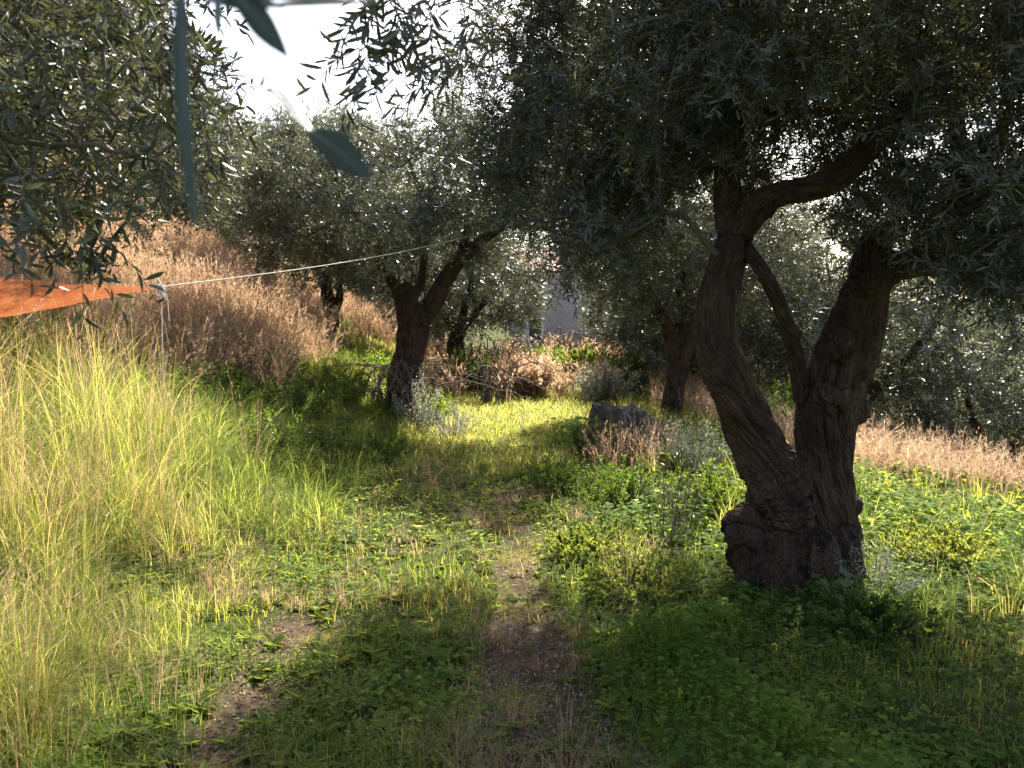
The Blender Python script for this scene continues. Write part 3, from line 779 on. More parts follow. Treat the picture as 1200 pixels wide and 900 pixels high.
# the twig right in front of the lens, each leaf a part
def big_leaf(name, A, B, width, normal, parent, label, bend=0.0, thick=.0006, nseg=14, mat_=None, r=.4):
    A = np.asarray(A); B = np.asarray(B); d = B - A; L_ = np.linalg.norm(d); d = d / L_
    side = norm(np.cross(d, normal)); nn = np.cross(side, d)
    V, Fc = [], []
    for i in range(nseg + 1):
        t = i / nseg
        w_ = width * (sin(pi * min(1, t * 1.02) ** .85) ** .75) * .5 + .0004
        c = A + d * L_ * t + nn * bend * L_ * sin(pi * t)
        for s, hgt in ((-1, .12), (-.5, .05), (0, 0), (.5, .05), (1, .12)):
            V.append(c + side * w_ * s * (1 + .05 * sin(9 * t + 2 * s)) + nn * (w_ * hgt * (2 + 1.2 * sin(5 * t + s)) + .04 * L_ * t * t * s * .3))
    V = np.array(V); n5 = len(V); ribs = V[2::5].copy()
    V = np.concatenate([V, V - nn * thick])
    for i in range(nseg):
        for j in range(4):
            a_ = i * 5 + j; Fc.append([a_, a_ + 1, a_ + 6, a_ + 5]); Fc.append([a_ + n5, a_ + 5 + n5, a_ + 6 + n5, a_ + 1 + n5])
        for j, o_ in ((0, 0), (4, 0)):
            a_ = i * 5 + j
            Fc.append([a_, a_ + 5, a_ + 5 + n5, a_ + n5] if j == 0 else [a_ + 5, a_, a_ + n5, a_ + 5 + n5])
    g = Geo(); g.add(V - bn, Fc, np.clip(r + .5 * (fbm(V * 260, 3, 5) - .5), 0, 1))
    tube(g, ribs - bn - nn * thick * 1.2, np.linspace(.0007, .0002, len(ribs)), 5, rnd=.85)
    tube(g, ribs - bn + nn * thick * .3, np.linspace(.0006, .0002, len(ribs)), 5, rnd=.85)
    o = g.build(name, mat_ or M_nearleaf, parent)
    if label: o["label"] = label
    return o
M_nearleaf = leafmat("near olive leaf", [(0, (.035, .048, .020)), (.5, (.065, .080, .036)), (1, (.30, .32, .30))], back=(.17, .18, .13), trans=.2, tint=(1.3, 1.5, .8), rough=.4, spec=.5)
# twig wood across the very top edge
g = Geo()
tp, trd = smoothline([at(300, -90, .8), at(285, -60, .5), at(262, -20, .36), at(300, -12, .33), at(360, -10, .33), at(455, -14, .34)], [.006, .005, .0035, .003, .0026, .0016], 30)
tube(g, tp - bn, trd, 8, seed=3)
sprig = g.build("sprig", M_twig, tree_n, useq=True)
sprig["label"] = "blurred olive sprig hanging close before the lens"
big_leaf("leaf", at(212, -30, .36), at(227, 262, .34), .0082, np.array([-.5, -1, .1]), sprig, None, .015, r=.35)
big_leaf("leaf", at(272, -12, .33), at(338, 68, .33), .0098, np.array([.1, -1, .3]), sprig, None, .02, r=.3)
big_leaf("leaf", at(302, 82, .40), at(368, 158, .36), .0062, np.array([.2, -.6, 1]), sprig, "pale silvery narrow leaf", .0, r=1.0)
big_leaf("leaf", at(364, 152, .36), at(437, 212, .35), .0138, np.array([.1, -1, .2]), sprig, "broad dark green leaf", .03, r=.15)
big_leaf("leaf", at(240, 0, .35), at(332, 8, .33), .012, np.array([0, -1, .8]), sprig, None, .0, r=.3)
big_leaf("leaf", at(318, 5, .33), at(445, 2, .34), .0075, np.array([0, -1, 1.2]), sprig, None, .0, r=.8)
big_leaf("leaf", at(255, 0, .6), at(256, 40, .6), .004, np.array([0, -1, 0]), sprig, None, .0, r=.9)
print("leaves", total_leaves)

#COVER
# ------------------------------------------------------------------ ground vegetation
def scatter(n, y0, y1, a0, a1, dens, seed):
    """n candidate points, denser near by; dens(x,y) in 0..1 keeps them"""
    r = np.random.default_rng(seed)
    y = y0 * (y1 / y0) ** r.uniform(0, 1, n)
    x = y * r.uniform(a0, a1, n)
    k = r.uniform(0, 1, n) < dens(x, y)
    x, y = x[k], y[k]
    return np.stack([x, y, terrain(x, y)], 1)
def near_big(x, y, r0):           # 1 away from the big trunk
    return sst(r0 * .6, r0, np.hypot(x - 1.75, y - 4.9))
A0, A1 = -.85, .85

# --- tall lush grass on the left bank
def d_tall(x, y):
    edge = -1.62 + .30 * (n2(x, y, .9, 41) - .5) - .34 * np.clip(y - 4.4, 0, 8)
    d = sst(edge + .25, edge - .5, x) * sst(8.2, 6.4, y + .5 * (x + 3))
    return d * (.08 + .95 * sst(.40, .58, n2(x, y, 2.0, 42)))
tuf = scatter(2600, 2.2, 11, -1.1, 0, d_tall, 1)
def tussocks(g, tuf, per, L0, L1, wk, lean0, lean1, rmu, rsd, seed, segs=5, rad=.06, ymax_h=None, tip=.12, curl=2.2):
    r = np.random.default_rng(seed)
    T = len(tuf); n_ = np.maximum(4, (per * r.uniform(.4, 1.6, T)).astype(int)); idx = np.repeat(np.arange(T), n_); M = len(idx)
    b = tuf[idx].copy(); a_ = r.uniform(0, 2 * pi, M); q_ = np.abs(r.normal(0, rad, M))
    b[:, 0] += q_ * np.cos(a_); b[:, 1] += q_ * np.sin(a_)
    b[:, 2] = terrain(b[:, 0], b[:, 1]) - .02
    hs = r.uniform(.45, 1.3, T)[idx]
    L_ = (L0 + (L1 - L0) * r.beta(2, 1.6, M)) * hs
    if ymax_h is not None: L_ = L_ * ymax_h(b[:, 0], b[:, 1])
    lean = r.uniform(lean0, lean1, M) * r.uniform(.6, 1.3, T)[idx]
    ang = a_ + r.normal(0, .5, M)
    dist = np.hypot(b[:, 0], b[:, 1])
    W = wk * r.uniform(.6, 1.3, M) * np.clip(dist / 4.5, .8, 3)
    rn = np.clip(r.normal(rmu, rsd, M) + r.normal(0, .12, T)[idx], 0, 1)
    return blades(g, b, L_, W, lean, ang, rn, segs, tipw=tip, curl=curl), rn, idx
g = Geo()
hf = lambda x, y: (.40 + .62 * sst(-1.5, -2.4, x)) * (.45 + 1.05 * n2(x, y, 1.5, 44, 2)) * (1 + .25 * np.exp(-((x + 2.9) / .5) ** 2 - ((y - 5) / .8) ** 2))
tussocks(g, tuf, 58, .34, 1.05, .0028, .1, 1.7, .5, .28, 2, ymax_h=hf)
tag(g.build("tall_grass", M_tall, smooth=False), kind="stuff")
print("tall", len(tuf))

# --- thin dry stems with seed heads among it, and dry straw
def seedheads(g, tuf, per, L0, L1, seed, rmu=.5, plume=10, pl=.028, pw=.0022, wk=.0022, lean1=.45, hscale=None, plume_len=.35, mat_=0):
    r = np.random.default_rng(seed)
    T = len(tuf); n_ = np.maximum(2, (per * r.uniform(.4, 1.6, T)).astype(int)); idx = np.repeat(np.arange(T), n_); M = len(idx)
    b = tuf[idx].copy(); a_ = r.uniform(0, 2 * pi, M); q_ = np.abs(r.normal(0, .09, M))
    b[:, 0] += q_ * np.cos(a_); b[:, 1] += q_ * np.sin(a_); b[:, 2] = terrain(b[:, 0], b[:, 1]) - .02
    L_ = (L0 + (L1 - L0) * r.uniform(0, 1, M)) * r.uniform(.75, 1.2, T)[idx]
    if hscale is not None: L_ = L_ * hscale(b[:, 0], b[:, 1])
    dist = np.hypot(b[:, 0], b[:, 1]); sc_ = np.clip(dist / 5, .8, 3.2)
    rn = np.clip(r.normal(rmu, .18, M) + r.normal(0, .15, T)[idx], 0, 1)
    _, c = blades(g, b, L_, wk * sc_, r.uniform(.05, lean1, M), a_, rn, 4, tipw=.5, mat=mat_)
    # plume: small spikelets round the upper stem
    t = 1 - plume_len * r.uniform(0, 1, (M, plume))
    f = t * 4; i0 = np.clip(f.astype(int), 0, 3); fr = (f - i0)[..., None]
    ar = np.arange(M)[:, None]
    pos = c[ar, i0] * (1 - fr) + c[ar, i0 + 1] * fr
    d = norm(c[:, -1] - c[:, -2])[:, None] + r.normal(0, .45, (M, plume, 3))
    n3 = M * plume
    leaves(g, pos.reshape(-1, 3), d.reshape(-1, 3), r.normal(size=(n3, 3)), pl * r.uniform(.5, 1.3, n3) * np.repeat(sc_, plume) ** .5, pw * np.repeat(sc_, plume), np.clip(np.repeat(rn, plume) + r.normal(.1, .15, n3), 0, 1), 'loz', mat=mat_)
g = Geo()
tf = scatter(1300, 2.4, 11, -1.0, 0, lambda x, y: d_tall(x, y) * sst(.35, .55, n2(x, y, 1.1, 51)), 3)
seedheads(g, tf, 20, .5, 1.1, 4, rmu=.6, hscale=lambda x, y: hf(x, y) * 1.05)
# a few by the track
tf = scatter(420, 3, 12, -.5, .35, lambda x, y: sst(.55, .7, n2(x, y, 1.3, 52)) * (1 - rutmask(x, y)) * .8, 5)
seedheads(g, tf, 10, .18, .42, 6, rmu=.45, plume=6)
tf = scatter(900, 2.5, 9, -.5, .3, lambda x, y: sst(.50, .64, n2(x, y, 1.5, 167)) * (1 - .7 * rutmask(x, y)), 168)
tussocks(g, tf, 30, .06, .30, .0026, .3, 1.6, .5, .2, 169, segs=3, rad=.06)
# dry swathe on the slope behind
def d_slope(x, y):
    return sst(-2.7, -3.6, x + .03 * (y - 8)) * sst(7.2, 8.8, y + .3 * (x + 3)) * (.12 + .95 * sst(.38, .58, n2(x, y, .9, 53)))
tf = scatter(5200, 5.8, 26, -.95, -.12, d_slope, 7)
seedheads(g, tf, 17, .5, 1.1, 8, rmu=.5, plume=18, pl=.045, pw=.0032, wk=.003, lean1=.5, plume_len=.55)
tussocks(g, tf[::2], 18, .4, .85, .005, .2, 1.1, .35, .2, 9, segs=3)
# dry meadow at the right, beyond the lit herbs
def d_mead(x, y):
    return sst(2.9, 4.0, x + .12 * (y - 9)) * sst(8.3, 9.6, y + .45 * (x - 4.5)) * sst(19, 15, y) * (.4 + .7 * n2(x, y, .9, 54))
tf = scatter(3000, 6.5, 19, .18, .9, d_mead, 10)
seedheads(g, tf, 12, .34, .72, 11, rmu=.62, plume=18, pl=.036, pw=.0026, wk=.0022, lean1=.6, plume_len=.55)
tf = scatter(110, 8.0, 9.3, .09, .2, lambda x, y: .8 + 0 * x, 163)
seedheads(g, tf, 9, .25, .6, 164, rmu=.45, plume=7, pl=.03, pw=.003)
# dry tufts in the clearing and before the house
def d_clr(x, y):
    return sst(14.5, 17, y) * sst(.45, .65, n2(x, y, .7, 55))
tf = scatter(900, 13, 34, -.12, .35, d_clr, 12)
seedheads(g, tf, 12, .35, .9, 13, rmu=.5, plume=10, pl=.06, pw=.008, wk=.005)
tag(g.build("dry_grass", M_dry, smooth=False), kind="stuff")

# --- yellow-green meadow grass (mid height) on verges and clearing
g = Geo()
def d_mid(x, y):
    d = .25 + .75 * sst(.4, .6, n2(x, y, 1.0, 61))
    d = d * (1 - rutmask(x, y)) 
    side = sst(-1.3, -1.9, x) * .6 + sst(.35, .9, x) * .25 + sst(9.5, 11, y) * .6
    return np.clip(d * side, 0, 1) * near_big(x, y, 1.2)
tf = scatter(5200, 4.0, 30, -.5, .85, d_mid, 14)
tussocks(g, tf, 26, .10, .34, .0042, .2, 1.2, .62, .22, 15, segs=3, rad=.07, ymax_h=lambda x, y: .7 + .8 * sst(10, 16, y) * sst(1.6, .6, np.abs(x - .2)) * 0 + .6 * sst(.8, 2.0, np.abs(x + .4)))
tf = scatter(4200, 8.5, 24, -.2, .3, lambda x, y: .9 + 0 * x, 161)
tussocks(g, tf, 30, .06, .24, .0045, .2, 1.4, .66, .2, 162, segs=2, rad=.12)
# bank side below the second olive: greener, lush
tf = scatter(5200, 5.6, 16, -.62, -.05, lambda x, y: sst(-1.4, -1.9, x) * (.3 + .7 * n2(x, y, 1.3, 62)), 16)
tussocks(g, tf, 26, .18, .5, .0045, .2, 1.2, .3, .22, 17, segs=3, rad=.08)
tf = scatter(1800, 7, 17, -.8, -.15, lambda x, y: sst(-2.4, -3.2, x) * sst(.55, .42, n2(x, y, .9, 53)), 171)
tussocks(g, tf, 22, .15, .5, .005, .2, 1.2, .25, .2, 172, segs=3, rad=.1)
tag(g.build("meadow_grass", M_tall, smooth=False), kind="stuff")

# --- short grass of the track and verges
g = Geo()
def d_short(x, y):
    return (.25 + .75 * sst(.35, .6, n2(x, y, 1.8, 63))) * np.clip(1.05 - rutmask(x, y) * 1.15, .03, 1) * sst(2.8, 1.2, x - .15 * y) * near_big(x, y, .5)
sg = scatter(125000, 2.3, 22, A0, A1, d_short, 18)
M_ = len(sg); dist = sg[:, 1]
blades(g, sg - np.array([0, 0, .008]), rng.uniform(.03, .14, M_) * (.5 + 1.2 * n2(sg[:, 0], sg[:, 1], 1.1, 64)), .0038 * np.clip(dist / 3.6, .9, 4) * rng.uniform(.6, 1.3, M_), rng.uniform(.1, 1.5, M_), rng.uniform(0, 2 * pi, M_), np.clip(rng.normal(.5, .22, M_) + .9 * (n2(sg[:, 0], sg[:, 1], 1.6, 166, 2) - .42), 0, 1), 2)
tag(g.build("short_grass", M_short, smooth=False), kind="stuff")

# --- sorrel and clover carpet: three leaflets on a thin stalk
def d_sor(x, y):
    right = sst(.15, .8, x + .04 * (y - 4)) * sst(13.5, 9.5, y + .35 * np.clip(x - 3.5, 0, 9))
    patch = .15 + .85 * sst(.34, .52, n2(x, y, 1.0, 65)); patch = np.maximum(patch, .8 * sst(2.2, 3, x))
    left = .45 * sst(-1.25, -1.6, x) * sst(.45, .6, n2(x, y, 1.5, 66)) * sst(10, 7, y)
    midl = .30 * sst(.48, .6, n2(x, y, 1.9, 67)) * sst(10, 8, y) * (1 - rutmask(x, y))
    bare = sst(.25, .55, np.hypot((x - 2.75) / .5, (y - 4.2) / .35))
    return np.clip(np.maximum(np.maximum(right * patch, left), midl), 0, 1) * near_big(x, y, .42) * (.15 + .85 * bare)
sp = scatter(78000, 2.3, 15, A0, A1, d_sor, 19)
M_ = len(sp)
hum = sst(.38, .64, n2(sp[:, 0], sp[:, 1], 1.9, 68, 2))
hh = rng.uniform(.25, 1, M_) * (.05 + .22 * hum) * (.5 + .5 * sst(.2, .9, sp[:, 0])) * (.35 + .65 * near_big(sp[:, 0], sp[:, 1], 1.5))
hub = sp + np.stack([rng.normal(0, .02, M_), rng.normal(0, .02, M_), hh], 1)
g = Geo()
sc_ = np.clip(sp[:, 1] / 4.2, .75, 2.6)
rn = np.clip(rng.normal(.45, .2, M_) + .5 * (n2(sp[:, 0], sp[:, 1], 1.7, 69) - .5), 0, 1)
segtubes(g, sp, hub, .0009 * sc_, .0008 * sc_, rn)
tilt = norm(np.stack([rng.normal(0, .35, M_), rng.normal(0, .35, M_) - .1, np.ones(M_)], 1))
a0 = rng.uniform(0, 2 * pi, M_)
lw = sc_ * rng.uniform(.6, 1.15, M_) * np.where(n2(sp[:, 0], sp[:, 1], 2.6, 75, 2) > .50, .030, .017)
for k in range(3):
    a_ = a0 + k * 2 * pi / 3
    d = np.stack([np.cos(a_), np.sin(a_), -.15 + rng.normal(0, .25, M_)], 1)
    leaves(g, hub, d, tilt, lw * rng.uniform(.8, 1.2, M_), lw * 1.0, rn, 'hex', fold=-.12)
tag(g.build("wood_sorrel", M_clover, smooth=False), kind="stuff")
print("sorrel", M_)

# --- flat broad-leaved weeds
g = Geo()
def d_weed(x, y):
    return (.35 + .65 * sst(.45, .6, n2(x, y, 1.2, 70))) * np.clip(1.0 - rutmask(x, y) * .8, 0, 1) * sst(1.5, .6, x) * sst(11, 8, y) * near_big(x, y, .5)
wp = scatter(1700, 2.5, 12, -.75, .35, d_weed, 20)
T = len(wp); idx = np.repeat(np.arange(T), 11); M_ = len(idx)
a_ = rng.uniform(0, 2 * pi, M_); el = rng.uniform(.05, .8, M_)
d = np.stack([np.cos(a_) * np.cos(el), np.sin(a_) * np.cos(el), np.sin(el)], 1)
s_ = rng.uniform(.5, 1.4, T)[idx]
leaves(g, wp[idx] + np.array([0, 0, .004]), d, np.array([0, 0, 1.]) + 0 * d, .070 * s_ * rng.uniform(.6, 1.2, M_), .024 * s_, np.clip(rng.normal(.5, .25, M_), 0, 1), 'hex', droop=.25)
# scrambling small-leaved herbs (chickweed-like) on the verge
hp = scatter(17000, 2.4, 12, -.85, .3, lambda x, y: (.05 + .8 * sst(.48, .60, n2(x, y, 2.2, 73))) * (1 - rutmask(x, y)) * sst(.9, .2, x) * sst(-4, -2.2, x), 22)
M_ = len(hp)
for k in range(6):
    a_ = rng.uniform(0, 2 * pi, M_)
    leaves(g, hp + np.stack([rng.normal(0, .012, M_), rng.normal(0, .012, M_), rng.uniform(.005, .11, M_) * (.3 + n2(hp[:, 0], hp[:, 1], 2.2, 73))], 1), np.stack([np.cos(a_), np.sin(a_), rng.uniform(-.1, .7, M_)], 1), np.array([0, 0, 1.]) + rng.normal(0, .3, (M_, 3)),
           .027 * np.clip(hp[:, 1] / 4, .8, 2) * rng.uniform(.5, 1.4, M_), .013 * np.clip(hp[:, 1] / 4, .8, 2), np.clip(rng.normal(.55, .25, M_), 0, 1), 'hex')
tag(g.build("verge_weeds", M_weed, smooth=False), kind="stuff")

# --- litter and gravel in the ruts
g = Geo()
lp = scatter(70000, 2.3, 13, -.8, .85, lambda x, y: np.clip(rutmask(x, y) * 1.0 + .12 + .8 * sst(.6, .25, np.hypot((x - 2.75) / .6, (y - 4.2) / .4)), 0, 1), 23)
M_ = len(lp); a_ = rng.uniform(0, 2 * pi, M_)
leaves(g, lp + np.array([0, 0, .004]) , np.stack([np.cos(a_), np.sin(a_), rng.normal(.05, .2, M_)], 1), np.array([0, 0, 1.]) + rng.normal(0, .5, (M_, 3)), rng.uniform(.012, .05, M_), rng.uniform(.004, .011, M_), rng.beta(1.6, 1.8, M_), 'loz')
tag(g.build("leaf_litter", M_litter, smooth=False), kind="stuff")
g = Geo()
pp = scatter(9000, 2.3, 12, -.8, .6, lambda x, y: np.clip(rutmask(x, y) * .8, 0, 1), 24)
M_ = len(pp)
oct_ = np.array([[1, 0, 0], [-1, 0, 0], [0, 1, 0], [0, -1, 0], [0, 0, 1], [0, 0, -.6], [.65, .65, .3], [-.6, .65, .25]])[:6]
tri = np.array([[0, 2, 4], [2, 1, 4], [1, 3, 4], [3, 0, 4], [2, 0, 5], [1, 2, 5], [3, 1, 5], [0, 3, 5]])
sz = rng.uniform(.003, .014, M_) * (1 + 1.5 * (rng.uniform(size=M_) < .05))
v = pp[:, None] + oct_[None] * sz[:, None, None] * rng.uniform(.6, 1.3, (M_, 6, 3))
g.add(v.reshape(-1, 3), (tri[None] + (np.arange(M_) * 6)[:, None, None]).reshape(-1, 3), np.repeat(rng.uniform(size=M_), 6))
tag(g.build("gravel", M_stone, smooth=False), kind="stuff")

# --- yellow flowers, one object each (shared mesh)
def make_flower():
    g = Geo()
    tube(g, [(0, 0, -.02), (.004, 0, .06), (.0, .004, .14), (.006, 0, .20)], [.0016] * 4, 5, rnd=.6, mat=1)
    a_ = np.arange(5) * 2 * pi / 5
    for k in range(1):
        leaves(g, np.tile([[.006, 0, .198]], (5, 1)), np.stack([np.cos(a_), np.sin(a_), np.full(5, .75)], 1), np.stack([-np.cos(a_), -np.sin(a_), np.full(5, 1.)], 1), .024, .019, np.full(5, .5), 'hex', fold=.1)
    return g.build("yellow_flower", [M_petal, M_clover])
fl0 = make_flower(); FG = "yellow sorrel flowers in the green herbs"
def d_fl(x, y): return np.clip(sst(2.6, 3.2, x) * sst(5, 6, y) * sst(10, 8, y) * sst(.4, .55, n2(x, y, .9, 81)) + .02 * (x > .3) * sst(9, 6, y), 0, 1) * near_big(x, y, 1.0)
fp = scatter(420, 2.9, 11, .0, .68, d_fl, 25)
fp = fp[:110]
for i, p_ in enumerate(fp):
    o = fl0 if i == 0 else fl0.copy()
    if i: C.objects.link(o)
    o.location = tuple(float(t) for t in p_); s_ = float(rng.uniform(.8, 1.25)); o.scale = (s_,) * 3
    o.rotation_euler = (float(rng.normal(0, .2)), float(rng.normal(0, .2)), float(rng.uniform(0, 6)))
    tag(o, "small yellow flower standing among the bright green herbs", "flower", FG)

# ------------------------------------------------------------------ shrubs and single plants
def shrub(name, loc, label, cat, rad, h, nstem, per, L_, W_, m, seed, up=.8, stemr=.006, stemmat=None, shape='hex', sprad=.9, bend=.25, group=None, rnd_mu=.5):
    r = np.random.default_rng(seed)
    base = np.array([loc[0], loc[1], terrain(loc[0], loc[1])[0]])
    g = Geo(); gw = Geo()
    for s_ in range(nstem):
        a_ = r.uniform(0, 2 * pi); q_ = rad * r.uniform(0, 1) ** .6
        top = np.array([q_ * cos(a_), q_ * sin(a_), h * r.uniform(.55, 1.05) * (1 - .35 * (q_ / rad) ** 2)])
        b_ = np.array([.25 * q_ * cos(a_), .25 * q_ * sin(a_), -.03])
        t = np.linspace(0, 1, 6)[:, None]
        pts = b_ + (top - b_) * t + np.sin(t * pi) * r.normal(0, bend * .2 * h, 3) + r.normal(0, .008, (6, 3))
        tube(gw, pts, stemr * (1 - .75 * t[:, 0]), 4, cap=False, seed=s_)
        if per:
            tt = r.uniform(.25 if up > .5 else .1, 1.02, per); i0 = np.clip((tt * 5).astype(int), 0, 4); fr = (tt * 5 - i0)[:, None]
            pos = pts[i0] * (1 - fr) + pts[i0 + 1] * fr
            ax = norm(top - b_)
            d = ax * up + norm(r.normal(size=(per, 3))) * sprad
            pos = pos + norm(r.normal(size=(per, 3))) * (h * .07 * r.uniform(0, 1, (per, 1)))
            leaves(g, pos, d, r.normal(size=(per, 3)) + np.array([0, 0, .8]), L_ * r.uniform(.6, 1.3, per), W_ * r.uniform(.7, 1.2, per), np.clip(r.normal(rnd_mu, .22, per), 0, 1), shape)
    e = empty(name, base, label, cat, group)
    gw.build("stems", stemmat or M_twig, e, useq=True)
    if per: g.build("foliage", m, e, smooth=False)
    return e
def W(px, py, Y): p_ = at(px, py, Y); return (p_[0], p_[1])
shrub("olive_sucker", W(788, 0, 5.6), "thin leafy olive sapling with bare lower stems left of the big trunk", "sapling", .20, .82, 7, 70, .04, .010, M_olive, 101, stemr=.005)
shrub("olive_sucker", W(812, 0, 5.9), "slightly shorter sapling right behind the thin leafy one by the big trunk", "sapling", .16, .66, 5, 60, .036, .010, M_olive, 102, stemr=.004)
shrub("olive_sucker", W(1013, 0, 5.3), "upright leafy olive shoot at the right side of the big trunk", "sapling", .10, .55, 3, 55, .038, .010, M_olive, 103, stemr=.004)
shrub("heather_bush", W(1045, 0, 4.55), "dark twiggy purplish bush at the right foot of the big trunk", "bush", .42, .34, 60, 34, .018, .006, M_silver, 104, stemr=.0025, up=.4)
shrub("broadleaf_bush", W(1067, 0, 7.2), "small dark green broad leaved bush alone in the right meadow", "bush", .16, .26, 9, 26, .07, .026, M_weed, 105, up=.4)
shrub("twiggy_bush", W(700, 0, 6.6), "low twiggy bush with little leaves at the track edge", "bush", .35, .40, 30, 34, .022, .008, M_shrub, 106, stemr=.003)
shrub("grey_bush", W(820, 0, 8.4), "greyish bush between the rock pile and the big trunk", "bush", .55, .62, 60, 60, .03, .009, M_silver, 107, stemr=.004)
shrub("grey_bush", W(750, 0, 9.6), "grey twiggy bush grown over the rock pile", "bush", .45, .55, 50, 44, .03, .008, M_silver, 108, stemr=.004, rnd_mu=.1)
shrub("sun_toned_shrub", W(486, 0, 11.9), "small shrub with sunlight put into its pale leaf colour at the foot of the forked olive", "shrub", .42, .85, 26, 70, .034, .016, M_silver, 109, rnd_mu=.9)  # high rnd_mu: strong sunlight put into the leaf colour
shrub("sun_toned_shrub", W(527, 0, 11.2), "low shrub with sunlight put into its leaf colour on the grass just right of the forked olive", "shrub", .5, .55, 30, 50, .032, .014, M_silver, 110, rnd_mu=.8)  # sunlit look carried by the pale leaf tone
shrub("green_shrub", W(690, 0, 19.5), "bright green leafy shrub at the end of the track", "shrub", 1.1, .8, 90, 70, .075, .04, M_shrub, 111, rnd_mu=.9)
shrub("silver_shrub", W(712, 0, 16.0), "silvery shrub at the end of the track above the rock pile", "shrub", .75, .85, 70, 70, .05, .022, M_silver, 112, rnd_mu=.8)
shrub("green_shrub", W(640, 0, 21), "green shrub behind the dry tuft at the end of the track", "shrub", .9, .7, 70, 60, .075, .04, M_shrub, 113, rnd_mu=.6)
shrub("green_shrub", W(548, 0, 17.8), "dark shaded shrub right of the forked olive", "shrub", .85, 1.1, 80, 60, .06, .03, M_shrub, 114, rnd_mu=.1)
shrub("green_shrub", W(745, 0, 18.0), "yellow green shrub with reddish dry shoots near the leaning trunk", "shrub", .8, 1.0, 70, 50, .06, .03, M_shrub, 115, rnd_mu=.8)
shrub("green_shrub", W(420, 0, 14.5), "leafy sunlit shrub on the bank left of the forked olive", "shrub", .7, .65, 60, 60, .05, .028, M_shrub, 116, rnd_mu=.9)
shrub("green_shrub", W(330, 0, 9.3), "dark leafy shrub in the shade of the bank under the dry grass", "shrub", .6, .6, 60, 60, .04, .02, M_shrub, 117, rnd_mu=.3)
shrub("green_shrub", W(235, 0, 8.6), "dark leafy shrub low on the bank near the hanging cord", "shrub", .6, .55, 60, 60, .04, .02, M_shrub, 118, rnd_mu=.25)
shrub("bramble", W(940, 0, 11.5), "bushy green scrub behind the fork of the big trunk", "bush", .9, 1.0, 80, 60, .055, .026, M_shrub, 119, rnd_mu=.6)
# dead vine stems before the house
def arching(name, loc, label, n_, h, spread, rad, seed, m=None, hang=False):
    r = np.random.default_rng(seed)
    base = np.array([loc[0], loc[1], terrain(loc[0], loc[1])[0]]); g = Geo()
    for s_ in range(n_):
        x0 = r.uniform(-spread, spread); hh_ = h * r.uniform(.5, 1.1); dx = r.normal(0, .7); dy = r.normal(0, .4)
        pts = [(x0, r.normal(0, .2), -.05), (x0 + .1 * dx, .1 * dy, hh_ * .6), (x0 + .5 * dx, .5 * dy, hh_), (x0 + dx, dy, hh_ * r.uniform(.5, 1.0)), (x0 + 1.35 * dx, 1.3 * dy, hh_ * r.uniform(.1, .9))]
        p_, r_ = smoothline(pts, [rad, rad * .8, rad * .6, rad * .4, rad * .2], 14)
        p_[1:] += r.normal(0, .025, (14, 3)); tube(g, p_, r_, 5, seed=s_)
    o = g.build(name, m or M_deadwood, useq=True); o.location = base
    return tag(o, label, "shrub")
arching("dead_vine", W(612, 0, 22.5), "tangle of bare reddish dead vine stems in front of the house window", 34, .95, 1.6, .03, 121)
arching("dead_vine", W(690, 0, 23.5), "bare dead vine stems before the house, right of the window", 24, 1.0, 1.4, .028, 122)
arching("dead_brush", W(572, 0, 15.6), "grey dead brush drooping over the dark hollow at the end of the track", 22, .95, .3, .02, 123)
arching("dead_brush", W(445, 0, 12.3), "brown dead brush heaped on the bank left of the forked trunk", 60, .75, .6, .015, 124)
# dry tuft in the middle
g = Geo(); tb = np.array([W(612, 0, 17.0)[0], 17.0, 0]); tb[2] = terrain(tb[0], tb[1])[0]
pts_ = np.repeat(tb[None], 14, 0) + rng.normal(0, .2, (14, 3)) * [1, 1, 0]
seedheads(g, pts_, 40, .45, .85, 31, rmu=.55, plume=14, pl=.07, pw=.008, wk=.005); tussocks(g, pts_, 50, .4, .75, .006, .1, .8, .3, .2, 32)
o = shift(g, tb).build("dry_tussock", M_dry, smooth=False); o.location = tuple(float(t) for t in tb); tag(o, "tall tan tussock standing upright where the track ends", "tussock")

# ------------------------------------------------------------------ rocks
def rock(loc, s, seed, label, rz=0):
    import bmesh
    bm = bmesh.new(); bmesh.ops.create_icosphere(bm, subdivisions=5, radius=1)
    v = np.array([x.co[:] for x in bm.verts])
    r = np.random.default_rng(seed)
    for _ in range(14):                     # planar cuts make it angular
        n_ = norm(r.normal(size=3)); dd = r.uniform(.55, .85); k = v @ n_ - dd
        v = v - np.clip(k, 0, None)[:, None] * n_
    v = v * (1 + .14 * (fbm(v * 2 + seed, 4, seed)[:, None] - .5) * 2) + norm(v) * (.28 * (fbm(v * 4, 4, seed + 3)[:, None] - .5) - .10 * np.clip(1 - np.abs(fbm(v * 2.2, 2, seed + 9)[:, None] - .5) * 14, 0, 1))
    v = v * np.array(s)
    for a_, b_ in zip(bm.verts, v): a_.co = b_
    me = bpy.data.meshes.new("rock"); bm.to_mesh(me); bm.free(); me.materials.append(M_rock)
    me.polygons.foreach_set("use_smooth", np.ones(len(me.polygons), bool))
    o = bpy.data.objects.new("rock", me); C.objects.link(o)
    o.location = (loc[0], loc[1], float(terrain(loc[0], loc[1])[0]) + s[2] * .35 + (loc[2] if len(loc) > 2 else 0)); o.rotation_euler = (0, 0, rz)
    tag(o, label, "rock", "rocks of the old pile and the herbs round it")
rock((*W(716, 0, 9.3), .16), (.38, .34, .46), 1, "large grey boulder at the left end of the rock pile", .4)
rock((*W(758, 0, 9.4), .14), (.36, .32, .42), 2, "big dark boulder in the middle of the rock pile", 1.2)
